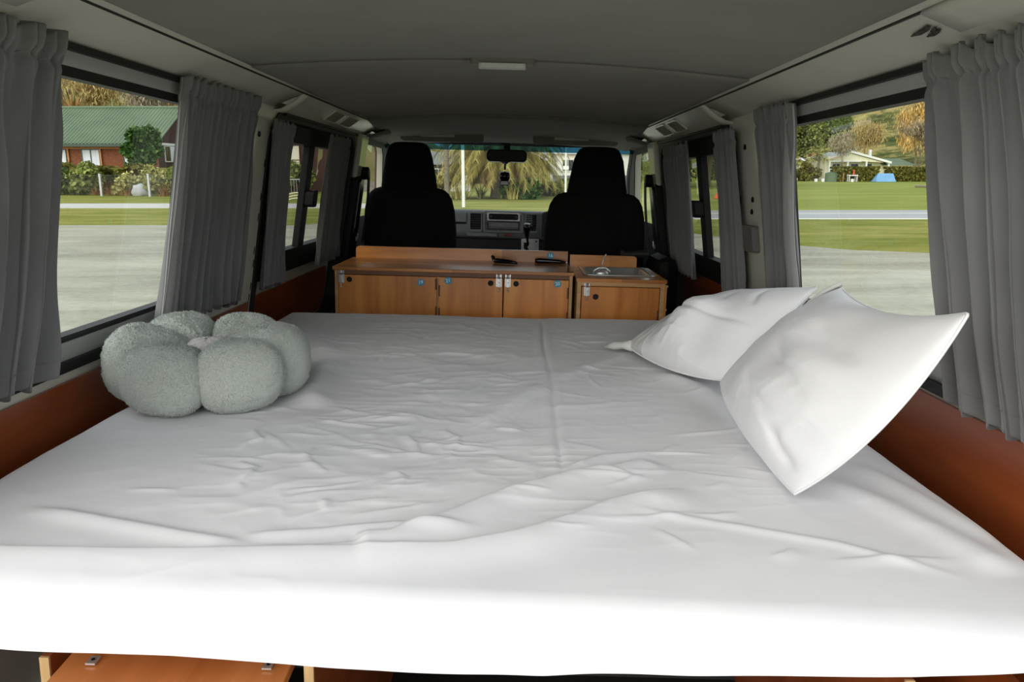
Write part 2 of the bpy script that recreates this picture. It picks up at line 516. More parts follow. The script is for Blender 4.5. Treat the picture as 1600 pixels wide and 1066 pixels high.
def build_side(s, nm, where, wood_top, n_win):
    fm = side_map(s)
    w = tag(empty('wall_' + nm, (s * 0.8, 1.5, 0)), 'cream painted van body side %s with pillars and plywood lining' % where, 'wall', kind='structure')
    w.location = (0, 0, 0)
    zs = 0.682 if s < 0 else 0.712
    hole_win = rrect(0.02, 1.216, zs + 0.004, 1.254, 0.03)
    hole_door = rrect(1.60, 2.85, 0.42, 1.244, [0.24, 0.1, 0.1, 0.12], 10)
    hole_cab = [(3.06, 0.84), (3.86, 0.84), (3.88, 0.87), (3.66, 1.19), (3.6, 1.232), (3.10, 1.238), (3.06, 1.2)]
    outer = [(-0.12, 0.0), (4.3, 0.0), (4.3, 0.84), (3.70, 1.275), (-0.12, 1.275)]
    plate_obj('body_panel', outer, [hole_win, hole_door, hole_cab], fm, 0.0, 0.035, M['paint'], w)
    plate_obj('plywood_lining', [(-0.11, 0.3), (1.56, 0.3), (1.56, wood_top), (-0.11, wood_top)], [], fm, -0.007, -0.001, M['panel_wood'], w, bevel=0.001)
    if s > 0:
        c = MB()
        v, f = plate(rrect(1.415, 1.515, 0.868, 0.945, 0.012), [], fm, -0.022, 0.0)
        fix_normals(c.add(v, f).obj('latch_cap', M['grey_cap'], w, bevel=0.005))
    for (y, z) in ((1.50, 1.17), (1.47, 0.985), (1.455, 1.02)):
        b = MB().cyl(fm(y, z, -0.004), (s, 0, 0), 0.008, 0.01, 10)
        b.obj('pillar_plug', M['black_plastic'], w)
    # chipped paint by the pillar edge
    rr_ = random.Random(3 + s)
    for k in range(7):
        y, z = 1.575 + rr_.uniform(-0.006, 0.004), rr_.uniform(0.62, 1.1)
        v, f = plate([(y, z), (y + 0.006, z + 0.004), (y + 0.008, z + 0.02), (y + 0.002, z + 0.026)], [], fm, -0.0012, 0.001)
        fix_normals(mesh_obj('paint_chip', v, f, M['chip'], w))

    # rear quarter window
    win = tag(empty('window_%d' % n_win), 'fixed rear side window in aluminium frame %s' % where, 'window', kind='structure')
    plate_obj('rubber_seal', rrect(0.012, 1.222, zs, 1.257, 0.03), [rrect(0.032, 1.204, zs + 0.02, 1.246, 0.02)], fm, -0.006, 0.036, M['rubber'], win)
    plate_obj('aluminium_frame', rrect(0.032, 1.204, zs + 0.02, 1.246, 0.02), [rrect(0.055, 1.192, zs + 0.056, 1.222, 0.015)], fm, 0.004, 0.036, M['aluminium'], win, bevel=0.003)
    plate_obj('glazing_seal', rrect(0.055, 1.192, zs + 0.056, 1.222, 0.015), [rrect(0.066, 1.184, zs + 0.067, 1.205, 0.012)], fm, 0.008, 0.034, M['rubber'], win)
    pane_obj('pane', rrect(0.06, 1.188, 0.744, 1.21, 0.012), fm, 0.020, M['glass'], win)

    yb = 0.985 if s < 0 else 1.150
    plate_obj('black_upright', [(yb, 0.74), (yb + 0.013, 0.74), (yb + 0.013, 1.215), (yb, 1.215)], [], fm, 0.006, 0.019, M['rubber'], win)  # thin black upright strip just inside the pane
    # sliding door with two-leaf window
    door = tag(empty('door_%d' % n_win), 'van sliding door with black framed slider window %s' % where, 'door', kind='structure')
    plate_obj('door_panel', rrect(1.61, 2.84, 0.42, 1.24, [0.2, 0.08, 0.09, 0.1], 8), [rrect(1.72, 2.78, 0.715, 1.215, 0.05)], fm, 0.045, 0.07, M['paint'], door)
    plate_obj('door_seal', rrect(1.588, 2.862, 0.40, 1.256, [0.25, 0.11, 0.11, 0.13], 10), [rrect(1.622, 2.832, 0.44, 1.226, [0.23, 0.09, 0.09, 0.11], 10)], fm, -0.006, 0.05, M['rubber'], door, bevel=0.003)
    plate_obj('window_surround', rrect(1.69, 2.81, 0.702, 1.225, 0.05), [rrect(1.80, 2.68, 0.785, 1.166, 0.03)], fm, 0.022, 0.07, M['black_plastic'], door, bevel=0.006)
    pane_obj('slider_pane', rrect(1.79, 2.25, 0.78, 1.17, 0.03), fm, 0.050, M['glass_tint'], door)
    pane_obj('front_pane', rrect(2.22, 2.69, 0.78, 1.17, 0.03), fm, 0.060, M['glass_tint'], door)
    plate_obj('meeting_stile', [(2.20, 0.782), (2.275, 0.782), (2.275, 1.168), (2.20, 1.168)], [], fm, 0.030, 0.055, M['black_plastic'], door, bevel=0.004)
    v, f = plate(rrect(2.205, 2.275, 0.935, 1.0, 0.015), [], fm, -0.004, 0.034)
    fix_normals(mesh_obj('window_catch', v, f, M['black_plastic'], door, bevel=0.006))
    plate_obj('door_lining', rrect(1.74, 2.78, 0.45, wood_top - 0.01, 0.06), [], fm, 0.036, 0.045, M['panel_wood'], door, bevel=0.001)

    # cab door window, its dark trim, pillar trim with belt
    cab = tag(empty('window_%d' % (n_win + 2)), 'cab side window in dark plastic trim beside the seat %s' % where, 'window', kind='structure')
    plate_obj('cab_trim', [(3.045, 0.3), (4.2, 0.3), (4.2, 0.86), (3.72, 1.262), (3.045, 1.262)], [[(3.075, 0.86), (3.83, 0.86), (3.85, 0.885), (3.64, 1.18), (3.58, 1.215), (3.11, 1.218), (3.075, 1.19)]], fm, -0.006, 0.0, M['dark_plastic'], cab, bevel=0.002)
    plate_obj('pillar_cover', [(2.872, 1.0), (3.04, 1.0), (3.035, 1.15), (3.05, 1.255), (2.866, 1.255), (2.868, 1.15)], [], fm, -0.028, -0.0005, M['paint'], cab, bevel=0.012)
    pane_obj('pane', [(3.05, 0.83), (3.88, 0.83), (3.64, 1.235), (3.05, 1.245)], fm, 0.018, M['glass'], cab)
    plate_obj('pillar_trim', rrect(2.865, 3.045, 0.3, 1.06, 0.02), [], fm, -0.034, 0.0, M['black_plastic'], cab, bevel=0.012)
    plate_obj('belt_cover', rrect(2.90, 2.985, 0.80, 1.045, 0.015), [], fm, -0.046, -0.034, M['gloss_black'], cab, bevel=0.008)

    belt = tag(empty('seat_belt', (s * 0.74, 3.0, 0.72)), 'black seat belt hanging from the cab pillar %s' % where, 'seat belt', 'cab seat belts')
    L = lambda p: tuple(a - b for a, b in zip(p, belt.location))
    fb = lambda y, z, d: L(fm(y, z, d))
    MB().cyl(fb(2.985, 1.075, -0.062), (s, 0, 0), 0.03, 0.05, 16).obj('anchor_ring', M['black_plastic'], belt, bevel=0.005)
    bm_ = MB()
    y0s = [(2.99, 1.065), (3.04, 0.97), (3.07, 0.85), (3.05, 0.74)]
    vs = []
    for (y, z) in y0s:
        for (dy, dd) in ((-0.02, -0.058), (0.02, -0.062), (0.02, -0.064), (-0.02, -0.060)):
            vs.append(fb(y + dy, z, dd))
    fs = [(i * 4 + k, i * 4 + (k + 1) % 4, i * 4 + 4 + (k + 1) % 4, i * 4 + 4 + k) for i in range(3) for k in range(4)]
    fix_normals(bm_.add(vs, fs).obj('webbing', M['webbing'], belt))
    t = [fb(2.94, 0.79, -0.055), fb(2.94, 0.762, -0.056), fb(2.915, 0.758, -0.056), fb(2.91, 0.775, -0.056)]
    MB().tube(t, 0.004, 6).obj('tongue', M['steel'], belt)
    tag(belt)
    return w

build_side(-1, 'left', 'on the green cushion side', 0.663, 1)
build_side(1, 'right', 'on the pillow side', 0.706, 2)

# scrape in the trim above the pillow-side window is built with the cove below
fl = MB().box(-0.84, 0.84, -0.15, 4.3, -0.03, 0.0).obj('floor', M['floor'])
tag(fl, 'dark vinyl floor of the van beneath the bed', 'floor', kind='structure')

ce = tag(empty('ceiling', (0, 1.2, 1.33)), 'grey fabric ceiling lining of the van in two panels', 'ceiling', kind='structure')
def ceil_panel(y0, y1, dz, name, mat, ny=24):
    xs = np.linspace(-0.605, 0.605, 33)
    ys = np.linspace(y0, y1, ny)
    V = []
    for y in ys:
        for x in xs:
            V.append((x, y - 1.2, crown(x) + dz - 1.33))
    V2 = [(a, b, c + 0.012) for a, b, c in V]
    F1 = grid_faces(33, ny)
    n = len(V)
    F2 = F1[:, ::-1] + n
    ed = []
    for j in range(ny - 1):
        ed += [(j * 33, (j + 1) * 33, (j + 1) * 33 + n, j * 33 + n), (j * 33 + 32, j * 33 + 32 + n, (j + 1) * 33 + 32 + n, (j + 1) * 33 + 32)]
    for i in range(32):
        ed += [(i, i + n, i + 1 + n, i + 1), ((ny - 1) * 33 + i, (ny - 1) * 33 + i + 1, (ny - 1) * 33 + i + 1 + n, (ny - 1) * 33 + i + n)]
    o = np_mesh(name, np.array(V + V2), np.vstack([F1, F2, np.array(ed)]), mat, ce, smooth=False)
    return fix_normals(o)
ceil_panel(-0.14, 1.088, 0.002, 'rear_lining', M['headlining'])
ceil_panel(1.091, 2.60, 0.0, 'middle_lining', M['headlining'])
# roof skin
V, prof = [], []
for a in np.linspace(0, PI, 25):
    prof.append((0.80 * cos(a), 1.23 + 0.16 * sin(a) ** 0.6))
ys = [-0.22, 1, 2, 3, 3.62, 3.78]
for j, y in enumerate(ys):
    for (x, z) in prof:
        V.append((x, y - 1.2, z - 1.33 - (0.03 if j == 5 else 0)))
np_mesh('roof_skin', np.array(V), grid_faces(25, len(ys)), M['paint_out'], ce, solid=0.004)
# front headlining
V = []
fy = [2.585, 2.60, 2.66, 3.0, 3.35, 3.60, 3.66]
fz = [0.0, -0.006, -0.008, -0.02, -0.042, -0.062, -0.055]
for y, dz in zip(fy, fz):
    for x in np.linspace(-0.66, 0.66, 25):
        V.append((x, y - 1.2, 1.302 + 0.028 * (1 - (x / 0.66) ** 2) + dz - 1.33))
np_mesh('front_lining', np.array(V), grid_faces(25, len(fy)), M['headlining_front'], ce, solid=0.006)

def loft_trim(name, s, prof, ys, mat, parent=None, taper=None, **kw):
    V = []
    for j, y in enumerate(ys):
        for i, (x, z) in enumerate(prof):
            if taper:
                x, z = taper(i, y, x, z)
            V.append((s * x, y, z))
    n = len(prof)
    return np_mesh(name, np.array(V), grid_faces(n, len(ys)), mat, parent, solid=0.006, **kw)

for s, nm, idx in ((-1, 'above the window on the green cushion side', 1), (1, 'above the window on the pillow side', 3)):
    t = tag(empty('trim_%d' % idx, (0, 0, 0)), 'matte grey headlining cove %s' % nm, 'trim', kind='structure')
    loft_trim('cove_panel', s, [(0.725, 1.258), (0.703, 1.259), (0.690, 1.268), (0.64, 1.288), (0.600, 1.302), (0.585, 1.312)], list(np.linspace(-0.13, 1.62, 12)), M['trim_grey'], t)
    MB().tube([(s * 0.603, y, 1.2990) for y in np.linspace(-0.13, 2.6, 14)], 0.0036, 6).obj('shadow_line', M['rubber'], t)  # black tube stands in for the shadow line under the ceiling edge
    # moulded cover over the rear corner, with its joint line
    def dpil(i, y, x, z):
        k = max(0.0, min(1.0, (0.30 - y) / 0.42))
        return x - 0.03 * k * k, z - 0.035 * k * k * (1.2 - 0.2 * i)
    cf = [0.30, 0.33, 0.5, 0.75, 0.98]
    loft_trim('corner_cover', s, [(0.690 - 0.09 * f_ - (0.0035 if j else 0), 1.2665 + 0.034 * f_ - (0.0035 if j else 0)) for j, f_ in enumerate(cf)], list(np.linspace(-0.13, 0.30, 10)), M['trim_grey'], t, dpil)
    if s > 0:
        sc_ = MB()
        for (y0, y1, zf, wd) in ((0.40, 0.335, 0.55, 0.0045), (0.375, 0.33, 0.42, 0.004), (0.365, 0.335, 0.60, 0.0025), (0.352, 0.33, 0.50, 0.003)):
            vs = []
            for q in range(7):
                y = y0 + (y1 - y0) * q / 6
                ww = wd * sin(PI * (q + 0.3) / 6.6) + 0.0004
                f0 = zf + 0.05 * (q / 6) ** 2 + 0.006 * sin(q * 2.3)
                for sg in (-1, 1):
                    ff = f0 + sg * ww / 0.1
                    vs.append((0.690 - 0.09 * ff - 0.0042, y, 1.268 + 0.034 * ff - 0.0042))
            sc_.add(vs, [(2 * q, 2 * q + 1, 2 * q + 3, 2 * q + 2) for q in range(6)])
        sc_.obj('scrape_mark', M['chip'], t, solid=0.0008)

for s, nm, idx in ((-1, 'over the sliding door on the green cushion side', 2), (1, 'over the sliding door on the pillow side', 4)):
    t = tag(empty('trim_%d' % idx), 'glossy cream roof rail with pressed recesses %s' % nm, 'trim', kind='structure')
    RP = [(0.722, 1.247), (0.700, 1.247), (0.676, 1.251), (0.648, 1.267), (0.620, 1.287), (0.603, 1.302), (0.59, 1.312)]
    def tap(i, y, x, z):
        k = max(0.0, (y - 2.55) / 0.6)
        return x + 0.02 * k * k, z + (0.022 * k * k if i < 4 else 0)
    loft_trim('roof_rail', s, RP, list(np.linspace(1.612, 3.16, 26)), M['paint'], t, tap)
    def rmap(y, f_, d):
        """f_ runs 0..1 up the rail's face; d is height off the face (negative stands proud)."""
        q = 2 + f_ * 3
        i = min(4, int(q))
        (x0, z0), (x1, z1) = tap(i, y, *RP[i]), tap(i + 1, y, *RP[i + 1])
        x, z = x0 + (x1 - x0) * (q - i), z0 + (z1 - z0) * (q - i)
        L_ = math.hypot(x1 - x0, z1 - z0)
        nx, nz = (z1 - z0) / L_, -(x1 - x0) / L_          # outward (towards the skin)
        return (s * (x + nx * d), y, z + nz * d)
    for (y0, y1) in ((2.06, 2.25), (2.29, 2.50)):
        plate_obj('recess_lip', rrect(y0, y1, 0.15, 0.80, 0.05, 4), [rrect(y0 + 0.014, y1 - 0.014, 0.22, 0.72, 0.04, 4)], rmap, -0.0075, 0.0, M['paint'], t, bevel=0.0015)
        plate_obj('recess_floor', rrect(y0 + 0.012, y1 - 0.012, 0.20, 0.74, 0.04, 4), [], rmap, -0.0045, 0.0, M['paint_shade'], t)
    MB().tube([(s * 0.672, 1.70, 1.252), (s * 0.64, 1.708, 1.278), (s * 0.606, 1.71, 1.300)], 0.002, 5).obj('rail_joint', M['chip'], t)
    MB().tube([(s * (0.69 + 0.02 * max(0, (y - 2.55) / 0.6) ** 2), y, 1.243 + 0.02 * max(0, (y - 2.55) / 0.6) ** 2) for y in np.linspace(1.7, 2.86, 16)], 0.006, 8).obj('upper_door_seal', M['rubber'], t)
    # dark roof-side filler over the cab window
    loft_trim('cab_corner_trim', s, [(0.72, 1.236), (0.70, 1.243), (0.67, 1.252), (0.62, 1.266), (0.58, 1.28)], [3.0, 3.2, 3.45, 3.62, 3.72], M['headlining'], t)

# windscreen, pillars, nose
ws = tag(empty('window_5', (0, 3.9, 0.84)), 'van windscreen with blue shade band along its top edge', 'windscreen', kind='structure')
def wsp(x, f, d=0.0):
    y = 3.665 + 0.60 * f - 0.06 * (x / 0.7) ** 2
    z = 1.266 - 0.42 * f
    return (x, y - 3.9 + d * 0.57, z - 0.84 + d * 0.82)
def ws_part(name, f0, f1, mat):
    V = [wsp(x * (1 + 0.12 * f), f) for f in np.linspace(f0, f1, 5) for x in np.linspace(-0.70, 0.70, 21)]
    np_mesh(name, np.array(V), grid_faces(21, 5), mat, ws)
ws_part('shade_band', 0.0, 0.10, M['glass_band'])
ws_part('pane', 0.10, 1.0, M['glass_screen'])
for s in (-1, 1):
    MB().tube([(s * 0.715, -0.19 - 0.06, 0.43), (s * 0.735, 0.0, 0.28), (s * 0.765, 0.16, 0.10), (s * 0.80, 0.36, -0.02)], 0.035, 10).obj('pillar_trim', M['dark_plastic'], ws)
MB().box(-0.84, 0.84, 0.36, 0.42, -0.84, 0.01).obj('front_bulkhead', M['paint_out'], ws)
MB().tube([(x, -0.215 - 0.06 * (x / 0.7) ** 2, 0.424) for x in np.linspace(-0.72, 0.72, 15)], 0.012, 8).obj('header_seal', M['rubber'], ws)

# raised tailgate and rear corner posts: the opening the photograph is taken through
tg = tag(empty('door_3', (0, -0.16, 1.36)), 'raised white tailgate hinged above the open rear of the van', 'door', kind='structure')
V, F = [], []
mb = MB()
mb.add([(-0.72, 0, -0.02), (0.72, 0, -0.02), (0.72, -0.85, 0.58), (-0.72, -0.85, 0.58), (-0.72, 0.02, 0.03), (0.72, 0.02, 0.03), (0.72, -0.88, 0.62), (-0.72, -0.88, 0.62)],
       [(0, 3, 2, 1), (4, 5, 6, 7), (0, 1, 5, 4), (1, 2, 6, 5), (2, 3, 7, 6), (3, 0, 4, 7)])
mb.obj('tailgate_skin', M['paint_out'], tg, bevel=0.01)
MB().box(-0.72, 0.72, -0.01, 0.05, -0.06, 0.0).obj('rear_header', M['trim_grey'], tg, bevel=0.01)
for s in (-1, 1):
    MB().tube([(s * 0.80, 0.03, -1.3), (s * 0.80, 0.03, -0.7), (s * 0.77, 0.03, -0.3), (s * 0.73, 0.03, -0.08), (s * 0.66, 0.03, -0.03)], 0.045, 8).obj('corner_post', M['paint'], tg)

# ceiling lamp
lamp = tag(empty('dome_lamp', (0.005, 1.075, crown(0))), 'small slim ceiling lamp with pale lens on the lining seam', 'lamp')
v, f = plate(rrect(-0.075, 0.075, -0.03, 0.03, 0.012), [], lambda u, v_, d: (u, v_, d), -0.012, 0.004)
fix_normals(mesh_obj('lamp_base', v, f, M['headlining'], lamp, bevel=0.004))
v, f = plate(rrect(-0.055, 0.055, -0.034, 0.0, 0.008), [], lambda u, v_, d: (u, v_, d), -0.020, -0.010)
fix_normals(mesh_obj('lens', v, f, M['lamp_lens'], lamp, bevel=0.004))

# ------------------------------------------------------------------ bed
bed = tag(empty('mattress', (0, 0.87, 0.47)), 'wide mattress under a creased white fitted sheet filling the van', 'mattress')
def seg_dist(X, Y, pts):
    """distance to a polyline, signed (+ on its rear side), and position along it."""
    best = np.full(X.shape, 1e9)
    sg = np.zeros(X.shape)
    al = np.zeros(X.shape)
    n = len(pts) - 1
    for i in range(n):
        (x0, y0), (x1, y1) = pts[i], pts[i + 1]
        dx, dy = x1 - x0, y1 - y0
        t = np.clip(((X - x0) * dx + (Y - y0) * dy) / (dx * dx + dy * dy), 0, 1)
        px, py = x0 + t * dx, y0 + t * dy
        d = np.hypot(X - px, Y - py)
        s_ = np.sign(dx * (Y - py) - dy * (X - px))
        m = d < best
        best = np.where(m, d, best)
        sg = np.where(m, s_, sg)
        al = np.where(m, (i + t) / n, al)
    return best * sg, al

def fold_h(X, Y, pts, hgt, wnear, wfar, i0=0.06):
    """Pulled fold: crest on the line, long soft flank towards one side and a short one towards the other."""
    d, a = seg_dist(X, Y, pts)
    env = np.clip(a / i0, 0, 1) * np.clip((1 - a) / i0, 0, 1)
    env = env * env * (3 - 2 * env)
    p = np.where(d < 0, np.exp(-(d / wnear) ** 2), np.exp(-(d / wfar) ** 2))
    return hgt * p * env

def sheet_height(X, Y):
    h = np.zeros(X.shape)
    # soft sag and loft of the foam
    h += 0.010 * (vnoise(X * 2.2 + 3, Y * 2.0 + 5, 11) - 0.5)
    wxn = X + 0.05 * (vnoise(X * 6, Y * 6, 21) - 0.5)
    wyn = Y + 0.05 * (vnoise(X * 6 + 9, Y * 6, 22) - 0.5)
    cen = np.clip(1.0 - np.abs(X + 0.12) / 0.75, 0.25, 1) * np.clip((Y + 0.05) / 0.25, 0.25, 1)
    for (sx, sy, amp, sd, pw, rot) in ((2.6, 6.0, 0.0045, 31, 2, 0.25), (5, 13, 0.0036, 32, 2, -0.30), (9, 16, 0.0036, 33, 3, 0.55), (13, 30, 0.0024, 34, 2, 0.1), (26, 22, 0.0014, 35, 2, -0.6), (48, 60, 0.0004, 36, 1, 0.3)):
        ca, sa = cos(rot), sin(rot)
        n = vnoise((wxn * ca + wyn * sa) * sx + 20, (wyn * ca - wxn * sa) * sy + 20, sd)
        r = np.sqrt((2 * n - 1) ** 2 + 0.012)            # soft-topped crease
        msk = np.clip((vnoise(X * 3.3 + sd, Y * 3.9 + sd, sd + 50) - 0.30) / 0.35, 0.05, 1)
        h += amp * (1 - r) ** pw * msk * cen
    # seam between the two mattress halves
    d, a = seg_dist(X, Y, [(0.144, 1.70), (0.134, 1.27), (0.137, 0.88), (0.132, 0.59), (0.132, 0.30)])
    env = np.clip(a / 0.05, 0, 1) * np.clip((1 - a) / 0.1, 0, 1)
    jit = d + 0.004 * (vnoise(Y * 14, X * 3, 77) - 0.5)
    h += env * (-0.0036 * np.exp(-(jit / 0.005) ** 2) + 0.0012 * np.exp(-((np.abs(jit) - 0.014) / 0.012) ** 2))
    # long pulled folds near the rear edge
    h += fold_h(X, Y, [(-0.74, -0.01), (-0.54, -0.010), (-0.40, -0.004), (-0.25, 0.010), (-0.10, 0.020), (-0.02, 0.036), (0.06, 0.075), (0.14, 0.138), (0.20, 0.195), (0.33, 0.265)], 0.011, 0.045, 0.012)
    h += fold_h(X, Y, [(-0.15, 0.055), (-0.10, 0.065), (-0.035, 0.130), (0.015, 0.190), (0.08, 0.250), (0.152, 0.310), (0.216, 0.335), (0.29, 0.39)], 0.010, 0.04, 0.012)
    h += fold_h(X, Y, [(0.14, 0.34), (0.20, 0.40), (0.30, 0.43)], 0.005, 0.02, 0.008, 0.2)
    h += fold_h(X, Y, [(-0.62, 0.13), (-0.48, 0.09), (-0.36, 0.055), (-0.26, 0.03)], 0.006, 0.02, 0.012, 0.2)
    h += fold_h(X, Y, [(-0.30, 0.055), (-0.20, 0.075), (-0.10, 0.10), (0.02, 0.10)], 0.005, 0.018, 0.009, 0.2)
    h += fold_h(X, Y, [(0.40, 1.05), (0.47, 0.90), (0.53, 0.66), (0.55, 0.48)], 0.012, 0.035, 0.03, 0.2)
    h += fold_h(X, Y, [(0.14, 0.86), (0.22, 1.02), (0.33, 1.17), (0.40, 1.28)], 0.006, 0.02, 0.03, 0.2)
    h += fold_h(X, Y, [(-0.02, 0.55), (0.05, 0.70), (0.12, 0.86)], 0.006, 0.02, 0.03, 0.2)
    h += fold_h(X, Y, [(0.52, 0.36), (0.59, 0.22), (0.645, 0.08), (0.66, 0.02)], 0.009, 0.03, 0.03, 0.25)
    h += fold_h(X, Y, [(0.62, 0.42), (0.66, 0.25), (0.69, 0.10)], 0.007, 0.025, 0.02, 0.25)
    h += fold_h(X, Y, [(0.20, 0.18), (0.36, 0.132), (0.47, 0.092), (0.60, 0.01)], 0.003, 0.012, 0.008, 0.2)
    h += fold_h(X, Y, [(-0.39, 1.05), (-0.40, 0.90), (-0.37, 0.72), (-0.33, 0.60)], 0.014, 0.04, 0.03, 0.2)
    h += fold_h(X, Y, [(-0.62, 1.60), (-0.50, 1.25), (-0.40, 1.05)], 0.010, 0.06, 0.04, 0.2)
    for (x0, y0, x1, y1, q) in ((-0.40, 0.50, -0.385, 0.36, 0.006), (-0.375, 0.34, -0.33, 0.20, 0.006), (-0.13, 0.55, -0.115, 0.36, 0.005), (-0.07, 0.56, -0.035, 0.36, 0.005), (-0.115, 0.34, -0.125, 0.22, 0.004),
                                (-0.33, 0.62, -0.20, 0.60, 0.004), (-0.20, 0.60, -0.05, 0.58, 0.004), (-0.28, 0.82, -0.05, 0.84, 0.003), (-0.22, 0.37, -0.02, 0.40, 0.004), (-0.02, 0.40, 0.09, 0.36, 0.004), (-0.30, 0.40, -0.24, 0.27, 0.004),
                                (-0.5, 1.45, -0.1, 1.52, 0.004), (0.16, 1.40, 0.34, 1.47, 0.004), (-0.35, 1.15, 0.05, 1.12, 0.0035), (-0.2, 1.3, 0.1, 1.27, 0.003)):
        k = [(x0 + (x1 - x0) * t + 0.012 * sin(t * 9 + x0 * 40), y0 + (y1 - y0) * t + 0.008 * sin(t * 7 + y0 * 30)) for t in np.linspace(0, 1, 6)]
        h += fold_h(X, Y, k, q * 0.62, 0.013, 0.005, 0.35)
    # many short creases left by lying on the sheet
    rc = random.Random(17)
    for i in range(95):
        x0 = rc.triangular(-0.66, 0.66, -0.15)
        y0 = rc.uniform(0.02, 1.55) if i % 3 else rc.uniform(0.1, 0.9)
        a = rc.gauss(0.05, 0.38) if rc.random() < 0.8 else rc.uniform(0.9, 1.9)
        L = rc.uniform(0.05, 0.20)
        b = rc.uniform(-0.35, 0.35)
        pts = [(x0, y0), (x0 + L * 0.5 * cos(a), y0 + L * 0.5 * sin(a)), (x0 + L * 0.5 * (cos(a) + cos(a + b)), y0 + L * 0.5 * (sin(a) + sin(a + b)))]
        h += fold_h(X, Y, pts, rc.uniform(0.0012, 0.0034), rc.uniform(0.006, 0.016), rc.uniform(0.003, 0.006), 0.4)
    return h

WB, YB0, YB1, RB = 0.722, -0.102, 1.80, 0.034
nu, nv = 460, 600
pu_ = np.concatenate([np.linspace(-WB - 0.10, -WB + 0.02, 24), np.linspace(-WB + 0.02, WB - 0.02, nu - 46)[1:-1], np.linspace(WB - 0.02, WB + 0.10, 24)])
pv_ = np.concatenate([np.linspace(YB0 - 0.075, YB0 + 0.06, 74), np.linspace(YB0 + 0.06, 0.6, 290)[1:], np.linspace(0.6, YB1 + 0.10, nv - 350)[1:]])
nu, nv = len(pu_), len(pv_)
def roll_over(p, lo, hi, r):
    """unrolled length -> (position, drop) over an edge of radius r at both ends"""
    pos, drop = p.copy(), np.zeros_like(p)
    q = r * PI / 2
    for sgn, e in ((1, hi), (-1, lo)):
        t = sgn * (p - e) + r
        a = np.clip(t / r, 0, PI / 2)
        on = t > 0
        pos = np.where(on, e - sgn * r + sgn * r * np.sin(a), pos)
        drop = np.where(on, r * (1 - np.cos(a)) + np.maximum(0, t - q), drop)
    return pos, drop
U, Vv = np.meshgrid(pu_, pv_)
px_, dx_ = roll_over(U, -WB, WB, RB)
py_, dy_ = roll_over(Vv, YB0, YB1, RB + 0.016)
zb = np.interp(px_, [-0.75, -0.504, -0.362, -0.173, 0.089, 0.474, 0.583, 0.74], [0.545, 0.541, 0.537, 0.532, 0.531, 0.555, 0.568, 0.575])
fr = (Vv < YB0)
sc_f = np.where(Vv < 0.3, (0.60 - zb) / 0.0965, 1.0)
hh = sheet_height(px_, py_)
dd_ = np.maximum(dx_, dy_ * sc_f)
topness = np.clip(1 - dd_ / 0.05, 0, 1)
pz = 0.60 - dd_ + hh * (0.25 + 0.75 * topness)
# gentle outward billow and drag lines on the hanging front
bil = np.clip(dy_ / 0.09, 0, 1) * (Vv < 0.3)
drag = (vnoise(px_ * 5 + (pz * 14), pz * 9, 91) - 0.5) * 0.018 + (vnoise(px_ * 11 - pz * 22, pz * 8, 92) - 0.5) * 0.007
py_ = py_ - bil * (0.004 + drag) + np.where(fr, np.clip((0.53 - pz) / 0.05, 0, 1) * 0.012, 0)
py_ = py_ - 0.035 * px_ * np.clip(1 - (py_ - YB0) / 0.35, 0, 1)
# slightly wavy long sides
sd = np.clip(np.abs(px_) - 0.55, 0, 1)
px_ = px_ + np.sign(px_) * sd * (vnoise(py_ * 4.0, np.sign(px_) * 3 + 5, 61) - 0.5) * 0.16
VS = np.column_stack([px_.ravel(), py_.ravel() - 0.87, pz.ravel() - 0.47])
np_mesh('fitted_sheet', VS, grid_faces(nu, nv), M['sheet'], bed)
MB().box(-0.69, 0.69, -0.87, 0.90, 0.0, 0.075).obj('foam_core', M['pillowcase'], bed, bevel=0.03)

base = tag(empty('bed_base', (0, 0.87, 0)), 'plywood bed base with upright dividers under the mattress', 'bed base')
MB().box(-0.70, 0.70, -0.66, 0.90, 0.452, 0.468).obj('slab', M['ply'], base)
for x in (-0.531, -0.199, 0.556, 0.69):
    dv = MB().box(x - 0.006, x + 0.006, -0.842, 0.85, 0.0, 0.451).obj('divider', M['panel_wood'], base)
    MB().box(x - 0.006, x + 0.006, -0.846, -0.8425, 0.0, 0.451).obj('edge_band', M['ply'], dv)
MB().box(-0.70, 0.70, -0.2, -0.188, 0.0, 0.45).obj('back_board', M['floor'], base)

lid = tag(empty('drop_lid', (-0.365, 0.0, 0.43)), 'orange beech lid with steel hinges jutting out below the mattress', 'lid')
MB().add([(-0.142, 0.05, 0.001), (0.142, 0.05, 0.001), (0.142, -0.30, -0.013), (-0.142, -0.30, -0.013), (-0.142, 0.05, 0.016), (0.142, 0.05, 0.016), (0.142, -0.30, 0.002), (-0.142, -0.30, 0.002)],
         [(0, 3, 2, 1), (4, 5, 6, 7), (0, 1, 5, 4), (1, 2, 6, 5), (2, 3, 7, 6), (3, 0, 4, 7)]).obj('board', M['box_wood'], lid, bevel=0.0015)
for x in (-0.105, 0.115):
    h = MB().box(x - 0.006, x + 0.006, 0.018, 0.034, 0.0165, 0.019).obj('hinge', M['steel'], lid)
    MB().cyl((x, 0.026, 0.019), (0, 0, 1), 0.0025, 0.001, 8).obj('screw', M['black_plastic'], h)
MB().box(0.02, 0.085, -0.075, -0.022, 0.0138, 0.0152).obj('pale_strip', M['ply'], lid)

